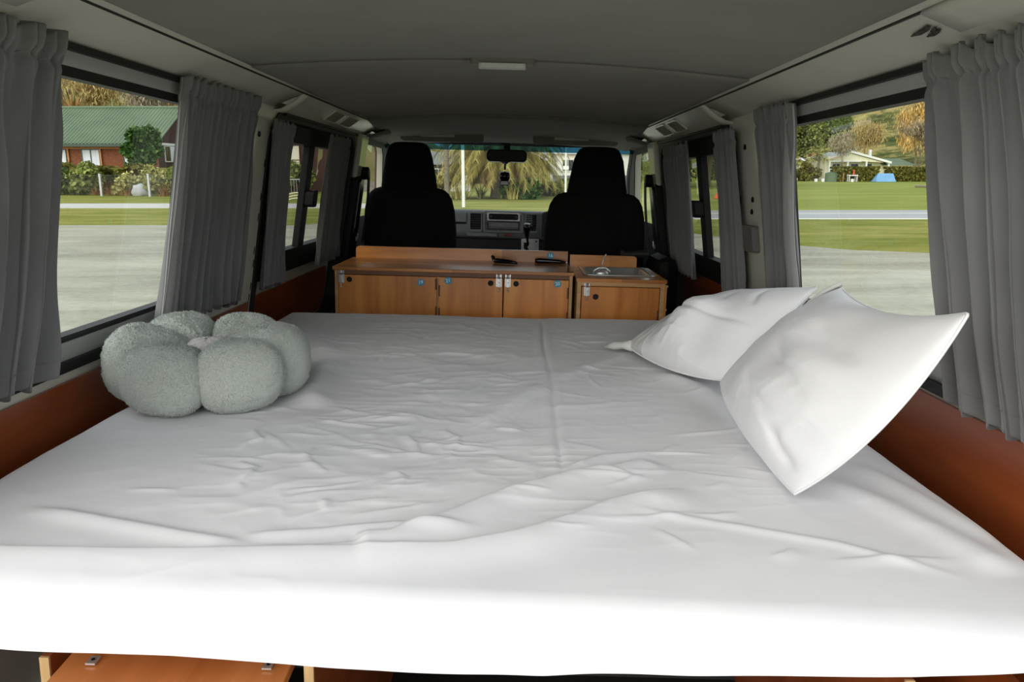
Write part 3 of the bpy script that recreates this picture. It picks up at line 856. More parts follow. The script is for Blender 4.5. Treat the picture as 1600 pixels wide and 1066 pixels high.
# ------------------------------------------------------------------ pillows
def pillow(name, corners, thick, label, seed, mat, parent_loc, edges=(0, 0, 0, 0), back=0.7, wr=1.0, strip=0, dents=()):
    """corners: 4 points C, B, A, D in order round; s runs C->D, t runs C->B."""
    C_, B_, A_, D_ = [np.array(c) for c in corners]
    n = 110
    s = np.linspace(-1, 1, n)
    t = np.linspace(-1, 1, n)
    S, T = np.meshgrid(s, t)
    def bil(a, b):
        a, b = (a + 1) / 2, (b + 1) / 2
        return ((1 - a) * (1 - b))[..., None] * C_ + (a * (1 - b))[..., None] * D_ + (a * b)[..., None] * A_ + ((1 - a) * b)[..., None] * B_
    # edges draw in between the corners as a filled cushion does
    pin = 0.060
    es, et = np.where(S < 0, edges[0], edges[1]), np.where(T < 0, edges[2], edges[3])
    S2 = S * (1 + es * (1 - T ** 2) * np.abs(S) ** 3)
    T2 = T * (1 + et * (1 - S ** 2) * np.abs(T) ** 3)
    P = bil(S2, T2)
    nrm = np.cross(B_ - C_, D_ - C_)
    nrm = nrm / np.linalg.norm(nrm)
    prof = np.clip((1 - S ** 2), 0, 1) ** 0.62 * np.clip((1 - T ** 2), 0, 1) ** 0.62
    r1 = 1.6 * (vnoise(S * 1.7 + seed, T * 1.9 + seed, seed) - 0.5)
    rid = 0
    for (a, b, am, sd) in ((1.6, 3.2, 0.011, 1), (3.0, 1.7, 0.007, 2), (5, 7, 0.004, 3), (11, 8, 0.0018, 4)):
        q = vnoise(S * a + T * b * 0.4 + 20, T * b - S * a * 0.3 + 20, seed + sd)
        rid = rid + am * (1 - np.abs(2 * q - 1)) ** 3
    edge = np.clip(np.maximum(np.abs(S), np.abs(T)), 0, 1)
    ed_ = lambda q: np.clip((np.abs(q) - 0.6) / 0.25, 0, 1) * np.clip((1 - np.abs(q)) / 0.15, 0, 1)
    pulls = 0.0025 * np.sin(S * 11 + T * 3 + 3 * vnoise(S * 3 + 9, T * 3 + 9, seed)) * ed_(T) + 0.0025 * np.sin(T * 12 - S * 4) * ed_(S)
    if strip:
        pulls = pulls + strip * np.sin(S * 42 + 5 * T + 4 * vnoise(S * 4 + 9, T * 3 + 9, 3)) * np.clip((S - 0.50) / 0.08, 0, 1) * np.clip((1 - S) / 0.1, 0, 1)
    dent = 0
    for (s0, t0, s1, t1, dp, wd) in dents:
        d_, a_ = seg_dist(S, T, [(s0, t0), ((s0 + s1) / 2 + 0.03, (t0 + t1) / 2 - 0.03), (s1, t1)])
        dent = dent + dp * np.exp(-(d_ / wd) ** 2) * np.clip(a_ / 0.25, 0, 1) * np.clip((1 - a_) / 0.25, 0, 1)
    up = thick * 0.5 * prof * (1 + 0.25 * r1) + (rid * np.clip(0.35 + 1.2 * r1, 0.15, 1) + pulls) * wr * (1 - edge ** 8) - dent
    dn = -thick * 0.5 * back * prof * (1 + 0.2 * r1)
    sag = np.zeros_like(P)
    sag[..., 2] = -0.012 * (1 - S ** 2)
    top = (P + sag + nrm * up[..., None]).reshape(-1, 3)
    bot = (P + sag + nrm * (dn - 0.002)[..., None]).reshape(-1, 3)
    base_ = np.array(parent_loc)
    F1 = grid_faces(n, n)
    N = n * n
    ring = list(range(n)) + [i * n + n - 1 for i in range(1, n)] + [(n - 1) * n + i for i in range(n - 2, -1, -1)] + [i * n for i in range(n - 2, 0, -1)]
    F3 = np.array([(ring[i], ring[(i + 1) % len(ring)], ring[(i + 1) % len(ring)] + N, ring[i] + N) for i in range(len(ring))])
    root = tag(empty(name, parent_loc), label, 'pillow', 'white pillows on the bed')
    o = np_mesh('pillowcase', np.vstack([top, bot]) - base_, np.vstack([F1, F1[:, ::-1] + N, F3]), mat, root)
    fix_normals(o)
    if strip:
        o.data.materials.append(M['satin'])
        mi = np.zeros(len(o.data.polygons), dtype=np.int32)
        sx_ = S[:-1, :-1].ravel()
        mi[:len(sx_)] = (sx_ > 0.50)
        mi[len(sx_):2 * len(sx_)] = (sx_ > 0.50)
        o.data.polygons.foreach_set('material_index', mi)
    seam = []
    for i in ring[::2]:
        seam.append(tuple((top[i] + bot[i]) / 2 - base_))
    seam.append(seam[0])
    MB().tube(seam, 0.0022, 5, cap=False).obj('edge_seam', mat, root, smooth=True)
    return root, P, nrm, base_

p1 = pillow('pillow', [(0.462, 0.221, 0.616), (0.588, 0.070, 0.912), (0.690, 0.68, 0.865), (0.495, 0.78, 0.640)], 0.19,
            'large plump white pillow leaning on the curtain, standing in front of the other pillow', 5, M['pillowcase'], (0.56, 0.45, 0.605), edges=(0.17, 0.02, 0.04, -0.10), back=0.22, wr=0.30, dents=((-0.75, -0.1, 0.2, 0.15, 0.008, 0.10), (-0.6, -0.45, 0.1, -0.3, 0.005, 0.05), (-0.8, 0.3, -0.1, 0.55, 0.007, 0.08), (-0.92, -0.8, -0.6, -0.55, 0.010, 0.06), (0.2, 0.5, 0.8, 0.8, 0.010, 0.18), (-0.5, 0.0, 0.0, 0.05, 0.003, 0.03)))
p2 = pillow('pillow', [(0.505, 0.80, 0.640), (0.690, 0.80, 0.850), (0.640, 1.18, 0.785), (0.350, 1.20, 0.632)], 0.19,
            'flatter white pillow with satin end strip, partly hidden behind the plump pillow', 9, M['pillowcase'], (0.52, 0.97, 0.605), edges=(0.0, 0.03, 0.06, 0.07), wr=0.42, strip=0.0032, dents=((-0.9, 0.0, 0.6, -0.1, 0.008, 0.06), (-0.3, 0.2, 0.1, 0.8, 0.006, 0.06), (-0.7, 0.3, -0.4, 0.85, 0.006, 0.05), (0.2, 0.1, 0.5, 0.7, 0.008, 0.07)))

# zip flap at the plump pillow's upper corner, satin end strip and tied corner on the other
fl_ = MB()
V = []
for k in range(9):
    t = k / 8
    q = Vector((0.692, 0.678, 0.868)).lerp(Vector((0.640, 0.722, 0.815)), t) - Vector((0.56, 0.45, 0.605))
    V += [tuple(q), tuple(q + Vector((-0.010, -0.022, 0.010 + 0.006 * sin(PI * t))))]
fl_.add(V, [(2 * k, 2 * k + 1, 2 * k + 3, 2 * k + 2) for k in range(8)])
fl_.obj('case_flap', M['satin'], p1[0], solid=0.0025, smooth=True)
kn = MB()
kn.tube([(0.365 - 0.52, 1.17 - 0.97, 0.030), (0.345 - 0.52, 1.195 - 0.97, 0.026), (0.325 - 0.52, 1.215 - 0.97, 0.020), (0.300 - 0.52, 1.235 - 0.97, 0.012)], [0.016, 0.010, 0.012, 0.004], 10)
kn.obj('corner_tail', M['satin'], p2[0], smooth=True)

# ------------------------------------------------------------------ sage flower cushion
cu = tag(empty('floor_cushion', (-0.566, 0.680, 0.603)), 'fluffy sage green flower cushion with pale centre lying by the window', 'cushion')
def petal(k):
    th = math.radians(-75 + 30 + 60 * k)
    na, nb = 72, 48
    lon = np.linspace(0, 2 * PI, na, endpoint=False)
    lat = np.linspace(-PI / 2 + 0.03, PI / 2 - 0.03, nb)
    LO, LA = np.meshgrid(lon, lat)
    pw = lambda v, e: np.sign(v) * np.abs(v) ** e
    a = pw(np.cos(LA), 0.72) * pw(np.cos(LO), 0.80)          # radial
    b = pw(np.cos(LA), 0.72) * pw(np.sin(LO), 0.72)          # round the flower
    c = pw(np.sin(LA), 0.80)                                # up
    hk = [0.0, 0.004, 0.006, 0.008, 0.006, -0.004][k]
    rad = 0.108 + 0.089 * a - 0.010 * np.abs(b) ** 2.2 * np.clip(a, 0, 1) + 0.003 * np.sin(3 * LO + k)
    ang = th + math.radians(35.5) * b
    z = 0.073 + hk + (0.071 + hk) * c * (0.72 + 0.28 * np.clip((rad - 0.03) / 0.10, 0, 1))
    fz = (vnoise(LO * 22, LA * 24 + k, 40 + k) - 0.5) * 0.0032 + (vnoise(LO * 40, LA * 44 + k, 50 + k) - 0.5) * 0.0022
    rad = rad + fz * np.sign(a) * np.abs(a)
    z = z + fz * c
    V = np.column_stack([(rad * np.cos(ang)).ravel(), (rad * np.sin(ang)).ravel(), np.maximum(z, 0.0).ravel()])
    F = grid_faces(na, nb, wrap_u=True)
    n0 = len(V)
    V = np.vstack([V, [[0.108 * cos(th), 0.108 * sin(th), 0.002], [0.108 * cos(th), 0.108 * sin(th), z.max()]]])
    caps = [(n0, (i + 1) % na, i, i) for i in range(na)] + [(n0 + 1, (nb - 1) * na + i, (nb - 1) * na + (i + 1) % na, (nb - 1) * na + (i + 1) % na) for i in range(na)]
    me_v, me_f = [tuple(x) for x in V], [tuple(f) for f in F] + [tuple(dict.fromkeys(c_)) for c_ in caps]
    pt = mesh_obj('petal', me_v, me_f, M['fleece_green'], cu, smooth=True)
    # short curly pile standing off the cloth
    rp = np.random.default_rng(300 + k)
    me = pt.data
    co = np.empty(len(me.vertices) * 3)
    me.vertices.foreach_get('co', co)
    co = co.reshape(-1, 3)
    no = np.empty(len(me.vertices) * 3)
    me.vertices.foreach_get('normal', no)
    no = no.reshape(-1, 3)
    ctr = np.array([0.108 * cos(th), 0.108 * sin(th), 0.07])
    no = np.where(np.sum(no * (co - ctr), axis=1)[:, None] < 0, -no, no)
    fi = rp.choice(len(F), 15000)
    w4 = rp.dirichlet((1, 1, 1, 1), 15000)
    P0 = np.einsum('ij,ijk->ik', w4, co[F[fi]])
    N0 = np.einsum('ij,ijk->ik', w4, no[F[fi]])
    dr = N0 + rp.normal(0, 0.75, P0.shape)
    dr /= np.linalg.norm(dr, axis=1)[:, None]
    sdv = np.cross(dr, rp.normal(size=P0.shape))
    sdv /= np.linalg.norm(sdv, axis=1)[:, None]
    Lh = rp.uniform(0.0015, 0.0042, (15000, 1))
    PV = np.stack([P0 - sdv * 0.0007, P0 + sdv * 0.0007, P0 + dr * Lh], axis=1).reshape(-1, 3)
    pile = np_mesh('pile', PV, np.arange(45000).reshape(-1, 3), M['fleece_green'], pt, smooth=False)
    pile['kind'] = 'stuff'
for k in range(6):
    petal(k)
na, nb = 64, 32
lon = np.linspace(0, 2 * PI, na, endpoint=False)
lat = np.linspace(-PI / 2, PI / 2, nb)
LO, LA = np.meshgrid(lon, lat)
fz = (vnoise(LO * 22, LA * 24, 71) - 0.5) * 0.003
rr0 = 0.066 * np.cos(LA) ** 0.8 + fz
V = np.column_stack([(rr0 * np.cos(LO)).ravel(), (rr0 * np.sin(LO)).ravel(), (0.075 + 0.050 * np.sin(LA) + fz).ravel()])
np_mesh('flower_centre', V, grid_faces(na, nb, wrap_u=True), M['fleece_white'], cu)

# ------------------------------------------------------------------ curtains
def curtain(name, s, top, bot, ztop, zbot, n, amp, seed, label, off=0.016, mat='curtain', lead=None, group='grey van curtains', fine=1.0, wild=0.0, hem=True):
    """top/bot: (y start, y end) at the heading and at the hem; n folds; amp fold depth at the hem."""
    r = np.random.default_rng(seed)
    nu_, nv_ = 260, 90
    u = np.linspace(0, 1, nu_)
    v = np.linspace(0, 1, nv_)
    Ug, Vg = np.meshgrid(u, v)
    y0 = top[0] + (bot[0] - top[0]) * Vg
    y1 = top[1] + (bot[1] - top[1]) * Vg
    ph = np.zeros(nu_)
    knots = np.linspace(0, 1, n + 1)
    wdt = r.uniform(0.6, 1.4, n)
    wdt = np.concatenate([[0], np.cumsum(wdt)]) / wdt.sum()
    ph = np.interp(u, wdt, np.arange(n + 1))                 # uneven fold widths
    ampk = np.interp(ph, np.arange(n + 1), r.uniform(0.55, 1.15, n + 1))
    drift = 0.35 * (vnoise(Ug * 3 + seed, Vg * 1.6, seed + 5) - 0.5) * (1 + wild)
    PHI = 2 * PI * (ph[None, :] + drift)
    head = np.exp(-(Vg / 0.05) ** 2)
    w = 0.5 + 0.5 * np.sin(PHI)
    w = w ** 0.75
    am = amp * ampk[None, :] * (0.72 + 0.40 * Vg)
    gather = 0.35 * amp * (0.5 + 0.5 * np.sin(PHI * 2.03 + 0.7)) * np.exp(-(Vg / 0.10) ** 2) + 0.22 * amp * np.sin(PHI * 3.1 + 1.1) * np.exp(-(Vg / 0.18) ** 2)
    low = 0.16 * amp * np.sin(PHI * 2 + 1.5) * np.clip((Vg - 0.55) / 0.45, 0, 1)
    pinch = 0.30 * amp * np.exp(-((Vg - 0.075) / 0.016) ** 2)
    d = off + am * w * (1 - 0.35 * head) + gather * fine + low - pinch * w + 0.004 * (vnoise(Ug * 9, Vg * 5, seed + 9) - 0.5)
    yy = y0 + (y1 - y0) * Ug + 0.30 * amp * np.cos(PHI) * (0.6 + 0.4 * Vg) + wild * 0.03 * (vnoise(Ug * 4, Vg * 3, seed + 2) - 0.5)
    zt = ztop + 0.006 * np.sin(PHI) * 1.0 + 0.004 * (vnoise(Ug * 20, Vg, seed + 3) - 0.5)
    zbv = zbot if not isinstance(zbot, tuple) else zbot[0] + (zbot[1] - zbot[0]) * Ug
    zl = zbv + 0.007 * np.sin(PHI + 0.8) + 0.006 * (vnoise(Ug * 12, Vg * 0 + 0.5, seed + 4) - 0.5)
    zz = zt + (zl - zt) * Vg
    xx = s * (wx(zz) - d)
    root = tag(empty(name, (s * wx(zbot if not isinstance(zbot, tuple) else zbot[0]) * 0.97, (bot[0] + bot[1]) / 2, zbot if not isinstance(zbot, tuple) else zbot[0])), label, 'curtain', group)
    b = np.array(root.location)
    V = np.column_stack([xx.ravel(), yy.ravel(), zz.ravel()]) - b
    np_mesh('cloth', V, grid_faces(nu_, nv_), M[mat], root, solid=0.0016)
    # heading tape stitch line and bottom hem stitch
    for vi, nm in ((0.075, 'heading_stitch'), (0.945, 'hem_stitch')):
        j = int(vi * (nv_ - 1))
        pts = [(xx[j, i] - s * 0.0012 - b[0], yy[j, i] - b[1], zz[j, i] - b[2]) for i in range(0, nu_, 3)]
        MB().tube(pts, 0.0009, 4, cap=False).obj(nm, M['hem'], root, smooth=True)
    if lead:
        # flat border strip on the opening edge of the curtain
        e = 0 if lead == 'start' else nu_ - 1
        q = []
        for j in range(nv_):
            p = np.array([xx[j, e], yy[j, e], zz[j, e]]) - b
            q += [p + np.array([-s * 0.004, 0, 0]), p + np.array([-s * 0.012, (0.075 if lead == 'start' else -0.075) * (0.62 + 0.2 * v[j]), 0])]
        np_mesh('border', np.array(q), np.array([(2 * j, 2 * j + 1, 2 * j + 3, 2 * j + 2) for j in range(nv_ - 1)]), M['curtain_light'], root, solid=0.002)
    return root

curtain('curtain', -1, (-0.08, 0.445), (-0.10, 0.44), 1.253, (0.69, 0.698), 9, 0.042, 101, 'grey curtain bunched at the rear end of the window by the green cushion', wild=0.7, fine=1.3)
curtain('curtain', -1, (0.905, 1.385), (0.86, 1.395), 1.258, (0.715, 0.688), 11, 0.028, 102, 'pleated grey curtain between the green cushion window and the sliding door', lead='start', fine=1.2)
curtain('curtain', -1, (1.555, 1.775), (1.60, 1.83), 1.214, (0.700, 0.688), 5, 0.026, 103, 'grey curtain at the near end of the slider window on the cushion side', mat='curtain')
curtain('curtain', -1, (2.255, 2.62), (2.27, 2.64), 1.214, (0.706, 0.70), 6, 0.026, 104, 'grey curtain at the far end of the slider window on the cushion side')
curtain('curtain', 1, (-0.02, 0.428), (-0.05, 0.340), 1.256, (0.712, 0.722), 8, 0.038, 105, 'grey curtain hanging right behind the plump pillow', wild=0.3, fine=0.7)
curtain('curtain', 1, (1.03, 1.30), (1.01, 1.30), 1.252, (0.70, 0.70), 7, 0.024, 106, 'grey curtain between the pillow side window and the sliding door', lead='start')
curtain('curtain', 1, (1.52, 1.745), (1.50, 1.775), 1.222, (0.705, 0.70), 6, 0.026, 107, 'grey curtain at the near end of the slider window on the pillow side')
curtain('curtain', 1, (2.13, 2.63), (2.17, 2.62), 1.216, (0.70, 0.70), 7, 0.026, 108, 'grey curtain at the far end of the slider window on the pillow side')

# ------------------------------------------------------------------ kitchen cabinets
xz_front = lambda y: (lambda u, v, d: (u, y - d, v))          # plates facing the bed
def circle(cu, cv, r, n=20):
    return [(cu + r * cos(2 * PI * i / n), cv + r * sin(2 * PI * i / n)) for i in range(n)]

def text_obj(name, body, size, loc, parent, mat, rot=(PI / 2, 0, 0)):
    c = bpy.data.curves.new(name, 'FONT')
    c.body = body
    c.size = size
    c.align_x = 'CENTER'
    c.align_y = 'CENTER'
    c.extrude = 0.0002
    c.offset = size * 0.02
    c.materials.append(mat)
    o = bpy.data.objects.new(name, c)
    COL.objects.link(o)
    me = bpy.data.meshes.new_from_object(o.evaluated_get(bpy.context.evaluated_depsgraph_get()))
    bpy.data.objects.remove(o)
    o = bpy.data.objects.new(name, me)
    COL.objects.link(o)
    o.parent = parent
    o.location = loc
    o.rotation_euler = rot
    return o

def latch(parent, x, y, ztop):
    """Toggle latch: catch plate on the rail, base plate, draw lever and hook rod. x, y, z local to parent."""
    la = MB()
    la.box(x - 0.0105, x + 0.0105, y - 0.002, y, ztop - 0.012, ztop)
    la.cyl((x, y - 0.002, ztop - 0.011), (0, 0, 1), 0.005, 0.011, 10)
    la.box(x - 0.011, x + 0.011, y - 0.0025, y, ztop - 0.046, ztop - 0.0135)
    o = la.obj('latch', M['chrome'], parent, bevel=0.0008)
    lv = MB()
    lv.box(x - 0.0052, x + 0.0052, y - 0.011, y - 0.003, ztop - 0.046, ztop - 0.014)
    lv.cyl((x, y - 0.012, ztop - 0.029), (1, 0, 0), 0.0035, 0.002, 8)
    lv.obj('lever', M['chrome'], o, bevel=0.0015)
    rd = MB()
    rd.cyl((x, y - 0.006, ztop - 0.060), (0, 0, 1), 0.0018, 0.016, 8)
    rd.ball((x, y - 0.006, ztop - 0.060), 0.0042, 0.0042, 0.003)
    rd.obj('hook_rod', M['steel'], o)

def door(parent, x0, x1, z0, z1, y, hole, stick=None, hinge=None, lat=None, lat_top=None):
    d = plate_obj('door', [(x0, z0), (x1, z0), (x1, z1), (x0, z1)], [circle(hole[0], hole[1], 0.0102)], xz_front(y), -0.012, 0.003, M['door_wood'], parent, bevel=0.001)
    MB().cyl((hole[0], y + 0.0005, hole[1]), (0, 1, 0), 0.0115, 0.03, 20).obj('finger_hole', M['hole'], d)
    if stick:
        sx, sz, num = stick
        st = MB().cyl((sx, y - 0.0036, sz), (0, 1, 0), 0.0135, 0.0006, 24).obj('number_sticker', M['sticker'], d)
        text_obj('numeral', num, 0.0175, (sx, y - 0.0040, sz), d, M['numeral'], (PI / 2, math.radians(-8), 0))
    for (hx, hz) in hinge or []:
        MB().cyl((hx, y - 0.004, hz - 0.02), (0, 0, 1), 0.0028, 0.04, 8).obj('hinge', M['dark_edge'], d)
    if lat is not None:
        latch(d, lat, y - 0.003, lat_top)
    return d

k1 = tag(empty('kitchen_cabinet', (-0.175, 1.93, 0)), 'long beech cabinet of three latched doors with turquoise number stickers', 'cabinet')
OX, OY = -0.175, 1.93
lx = lambda x: x - OX
cb = MB()
cb.box(lx(-0.598), lx(-0.586), 0.004, 0.34, 0, 0.727)
cb.box(lx(0.245), lx(0.257), 0.004, 0.34, 0, 0.727)
cb.box(lx(-0.232), lx(-0.222), 0.012, 0.34, 0, 0.712)
cb.box(lx(-0.586), lx(0.245), 0.325, 0.34, 0, 0.727)
cb.box(lx(-0.586), lx(0.245), 0.03, 0.325, 0.08, 0.095)
cb.obj('carcass', M['edge_wood'], k1, bevel=0.001)
MB().box(lx(-0.586), lx(0.245), 0.004, 0.02, 0.713, 0.727).obj('top_rail', M['dark_edge'], k1)
door(k1, lx(-0.584), lx(-0.231), 0.09, 0.711, 0.003, (lx(-0.545), 0.694), (lx(-0.288), 0.690, '19'), [(lx(-0.2335), 0.685), (lx(-0.2335), 0.585)], lx(-0.573), 0.727)
door(k1, lx(-0.224), lx(0.0065), 0.09, 0.711, 0.003, (lx(-0.037), 0.694), (lx(-0.190), 0.699, '21'), [(lx(-0.2215), 0.662), (lx(-0.2215), 0.58)], lx(-0.008), 0.727)
door(k1, lx(0.0105), lx(0.243), 0.09, 0.711, 0.003, (lx(0.054), 0.694), (lx(0.203), 0.698, '20'), [(lx(0.2405), 0.665), (lx(0.2405), 0.575)], lx(0.0245), 0.727)

wt1 = tag(empty('worktop', (-0.175, 1.93, 0.728)), 'long beech stave worktop with low upstand carrying the black lighters', 'worktop')
MB().box(lx(-0.604), lx(0.261), -0.006, 0.352, 0.0, 0.012).obj('board', M['top_wood'], wt1, bevel=0.0015)
v, f = plate(rrect(lx(-0.588), lx(0.259), 0.0, 0.046, [0.001, 0.001, 0.001, 0.014], 5), [], lambda u, z, d: (u, 0.340 + d, 0.012 + z), 0, 0.012)
us = fix_normals(mesh_obj('upstand', v, f, M['top_wood'], wt1, bevel=0.001))
hx = [(lx(0.190) + 0.0145 * cos(PI / 8 + i * PI / 4), 0.028 + 0.0145 * sin(PI / 8 + i * PI / 4)) for i in range(8)]
v, f = plate(hx, [], lambda u, z, d: (u, 0.340 + d, 0.012 + z), -0.0008, 0.0)
st = fix_normals(mesh_obj('number_sticker', v, f, M['sticker'], us))
text_obj('numeral', '16', 0.019, (lx(0.190), 0.3388, 0.040), us, M['numeral'])

k2 = tag(empty('sink_cabinet', (0.425, 1.88, 0)), 'small beech sink cabinet with one latched door beside the long cabinet', 'cabinet')
LX = lambda x: x - 0.425
cb = MB()
cb.box(LX(0.270), LX(0.284), 0.0, 0.38, 0, 0.715)
cb.box(LX(0.563), LX(0.580), 0.0, 0.38, 0, 0.715)
cb.box(LX(0.284), LX(0.563), 0.0, 0.016, 0.700, 0.715)
cb.box(LX(0.284), LX(0.563), 0.365, 0.38, 0, 0.715)
cb.obj('carcass', M['edge_wood'], k2, bevel=0.001)
MB().box(LX(0.5805), LX(0.588), 0.008, 0.37, 0.0, 0.708).obj('side_board', M['door_wood'], k2)
for z in (0.704, 0.62):
    MB().cyl((LX(0.588), 0.012, z), (1, 0, 0), 0.004, 0.004, 8).obj('side_screw', M['steel'], k2)
door(k2, LX(0.2865), LX(0.5605), 0.09, 0.698, 0.001, (LX(0.336), 0.662), None, [(LX(0.5575), 0.60), (LX(0.5575), 0.5)], LX(0.304), 0.711)
wt2 = tag(empty('sink_worktop', (0.425, 1.88, 0.715)), 'small beech worktop with low upstand holding the steel sink', 'worktop')
plate_obj('board', [(LX(0.266), -0.004), (LX(0.585), -0.004), (LX(0.585), 0.402), (LX(0.266), 0.402)], [rrect(LX(0.318), LX(0.548), 0.105, 0.365, 0.03)], lambda u, v_, d: (u, v_, d), 0, 0.012, M['top_wood'], wt2, bevel=0.001)
v, f = plate(rrect(LX(0.268), LX(0.535), 0.0, 0.047, [0.001, 0.001, 0.014, 0.001], 5), [], lambda u, z, d: (u, 0.390 + d, 0.012 + z), 0, 0.012)
fix_normals(mesh_obj('upstand', v, f, M['top_wood'], wt2, bevel=0.001))

sk = tag(empty('sink', (0.432, 2.115, 0.7275)), 'stainless steel sink set into the small worktop', 'sink')
def ring_pts(x, y, r, z):
    return [(p[0], p[1], z) for p in rrect(-x, x, -y, y, r, 6)]
loops = [ring_pts(0.130, 0.145, 0.022, 0.0005), ring_pts(0.129, 0.144, 0.022, 0.003), ring_pts(0.120, 0.135, 0.022, 0.003), ring_pts(0.114, 0.128, 0.03, -0.002), ring_pts(0.106, 0.12, 0.032, -0.055), ring_pts(0.09, 0.10, 0.03, -0.078), ring_pts(0.02, 0.02, 0.018, -0.082)]
V = [p for l in loops for p in l]
n = len(loops[0])
Fq = [(j * n + i, j * n + (i + 1) % n, (j + 1) * n + (i + 1) % n, (j + 1) * n + i) for j in range(len(loops) - 1) for i in range(n)]
Fq.append(tuple((len(loops) - 1) * n + i for i in range(n)))
mesh_obj('basin', V, Fq, M['steel'], sk, smooth=True, solid=0.0012)
MB().cyl((0, 0, -0.081), (0, 0, 1), 0.018, 0.002, 16).obj('drain', M['chip'], sk)
tp = tag(empty('folding_tap', (0.384, 2.05, 0.734)), 'slim steel folding tap with round cover standing at the sink', 'tap')
MB().tube([(0, 0.10, 0.0), (0.002, 0.102, 0.022), (0.009, 0.10, 0.048), (0.013, 0.096, 0.056)], 0.0028, 8).obj('spout', M['steel'], tp, smooth=True)
MB().tube([(-0.032, 0.10, -0.026), (-0.030, 0.10, -0.008), (-0.014, 0.10, 0.003), (0.014, 0.10, 0.003), (0.030, 0.10, -0.008), (0.032, 0.10, -0.026)], 0.005, 8).obj('cover_rim', M['steel'], tp, smooth=True)
MB().ball((0, 0.10, -0.022), 0.029, 0.012, 0.02, 16, 8).obj('swivel_base', M['steel'], tp, smooth=True)

# two black lighters on the worktop
def lighter(loc, rz, ln, label, tip):
    g = tag(empty('gas_lighter', loc, rz), label, 'lighter', 'black gas lighters on the worktop')
    h = MB()
    h.tube([(-ln * 0.5, 0, 0.010), (-ln * 0.42, 0, 0.011), (0, 0, 0.0105), (ln * 0.30, 0, 0.009), (ln * 0.5, 0, 0.006)], [0.007, 0.0098, 0.0085, 0.007, 0.004], 10)
    h.obj('handle', M['gloss_black'], g, smooth=True)
    if tip:
        MB().tube([(-ln * 0.5, 0, 0.011), (-ln * 0.56, 0.004, 0.022), (-ln * 0.64, 0.010, 0.026)], [0.008, 0.007, 0.006], 8).obj('trigger_head', M['black_plastic'], g, smooth=True)
        MB().ball((-ln * 0.49, -0.007, 0.012), 0.004).obj('button', M['silver_plastic'], g)
    else:
        MB().cyl((ln * 0.47, 0, 0.0065), (1, 0, 0), 0.0045, 0.006, 10).obj('end_cap', M['silver_plastic'], g)
    MB().tube([(-ln * 0.38, 0, 0.0205), (ln * 0.3, 0, 0.0155)], 0.0016, 6).obj('flame_guard', M['dark_plastic'], g)
    return g
lighter((0.012, 2.165, 0.7395), math.radians(-24), 0.098, 'black gas lighter with trigger head lying askew on the long worktop', True)
lighter((0.190, 2.225, 0.7395), math.radians(-2), 0.125, 'slim black gas lighter lying along the upstand below the numbered sticker', False)

# ------------------------------------------------------------------ cab
def seat(cx, cy, w, label, top_z, back_w):
    st = tag(empty('cab_seat', (cx, cy, 0)), label, 'seat', 'front cab seats')
    def loft(name, rows, ex=2.6, n=36):
        V = []
        for (z, hw, hd, oy) in rows:
            for i in range(n):
                a = 2 * PI * i / n
                c, s_ = cos(a), sin(a)
                V.append((hw * math.copysign(abs(c) ** (2 / ex), c), oy + hd * math.copysign(abs(s_) ** (2 / ex), s_), z))
        F = [tuple(x) for x in grid_faces(n, len(rows), wrap_u=True)] + [tuple(range(n - 1, -1, -1)), tuple((len(rows) - 1) * n + i for i in range(n))]
        return mesh_obj(name, V, F, M['seat'], st, smooth=True)
    h = back_w / 2
    loft('backrest', [(0.30, h * 0.92, 0.07, 0.10), (0.45, h, 0.085, 0.08), (0.70, h * 1.0, 0.085, 0.04), (0.82, h * 0.985, 0.08, 0.02), (0.90, h * 0.955, 0.075, 0.01), (0.955, h * 0.90, 0.07, 0.002), (0.985, h * 0.83, 0.062, 0.0), (1.003, h * 0.74, 0.05, 0), (1.012, h * 0.62, 0.03, 0)])
    t = top_z
    loft('headrest', [(1.0, 0.140, 0.052, -0.002), (1.02, 0.139, 0.055, -0.004), (1.06, 0.133, 0.058, -0.008), (1.11, 0.124, 0.058, -0.012), (1.16, 0.115, 0.055, -0.016), (t - 0.035, 0.104, 0.048, -0.018), (t - 0.014, 0.092, 0.038, -0.018), (t - 0.003, 0.072, 0.024, -0.018), (t, 0.045, 0.012, -0.018)], 3.0)
    q = loft('cushion', [(0.20, w * 0.48, 0.24, 0.32), (0.30, w * 0.5, 0.25, 0.32), (0.38, w * 0.5, 0.25, 0.32), (0.42, w * 0.46, 0.22, 0.32)], 3.2)
    loft('mounting_box', [(0.0, w * 0.42, 0.22, 0.32), (0.20, w * 0.42, 0.22, 0.32)], 5)
    return st
seat(-0.488, 3.12, 0.47, 'black fabric front seat with tall headrest behind the glove box side', 1.232, 0.475)
seat(0.424, 2.88, 0.48, 'black fabric driver seat with tall headrest beside the gear lever', 1.222, 0.485)
# soft bag-like bolster beside the driver seat by the sliding door
bs = tag(empty('side_bolster', (0.70, 2.62, 0)), 'dark rounded wheel arch cover between sink cabinet and sliding door', 'cover')
MB().box(-0.06, 0.04, -0.22, 0.10, 0.0, 0.76).obj('arch_shell', M['black_plastic'], bs, bevel=0.05)
bh = tag(empty('grab_rail', (0.58, 2.66, 0.745)), 'short grey rail beside the driver seat behind the sink', 'rail')
MB().tube([(-0.05, 0.02, 0.0), (0.07, 0.0, 0.006)], 0.017, 10).obj('tube', M['dark_plastic'], bh)
MB().box(-0.06, -0.045, -0.01, 0.04, -0.745, 0.02).obj('bracket', M['dark_plastic'], bh)

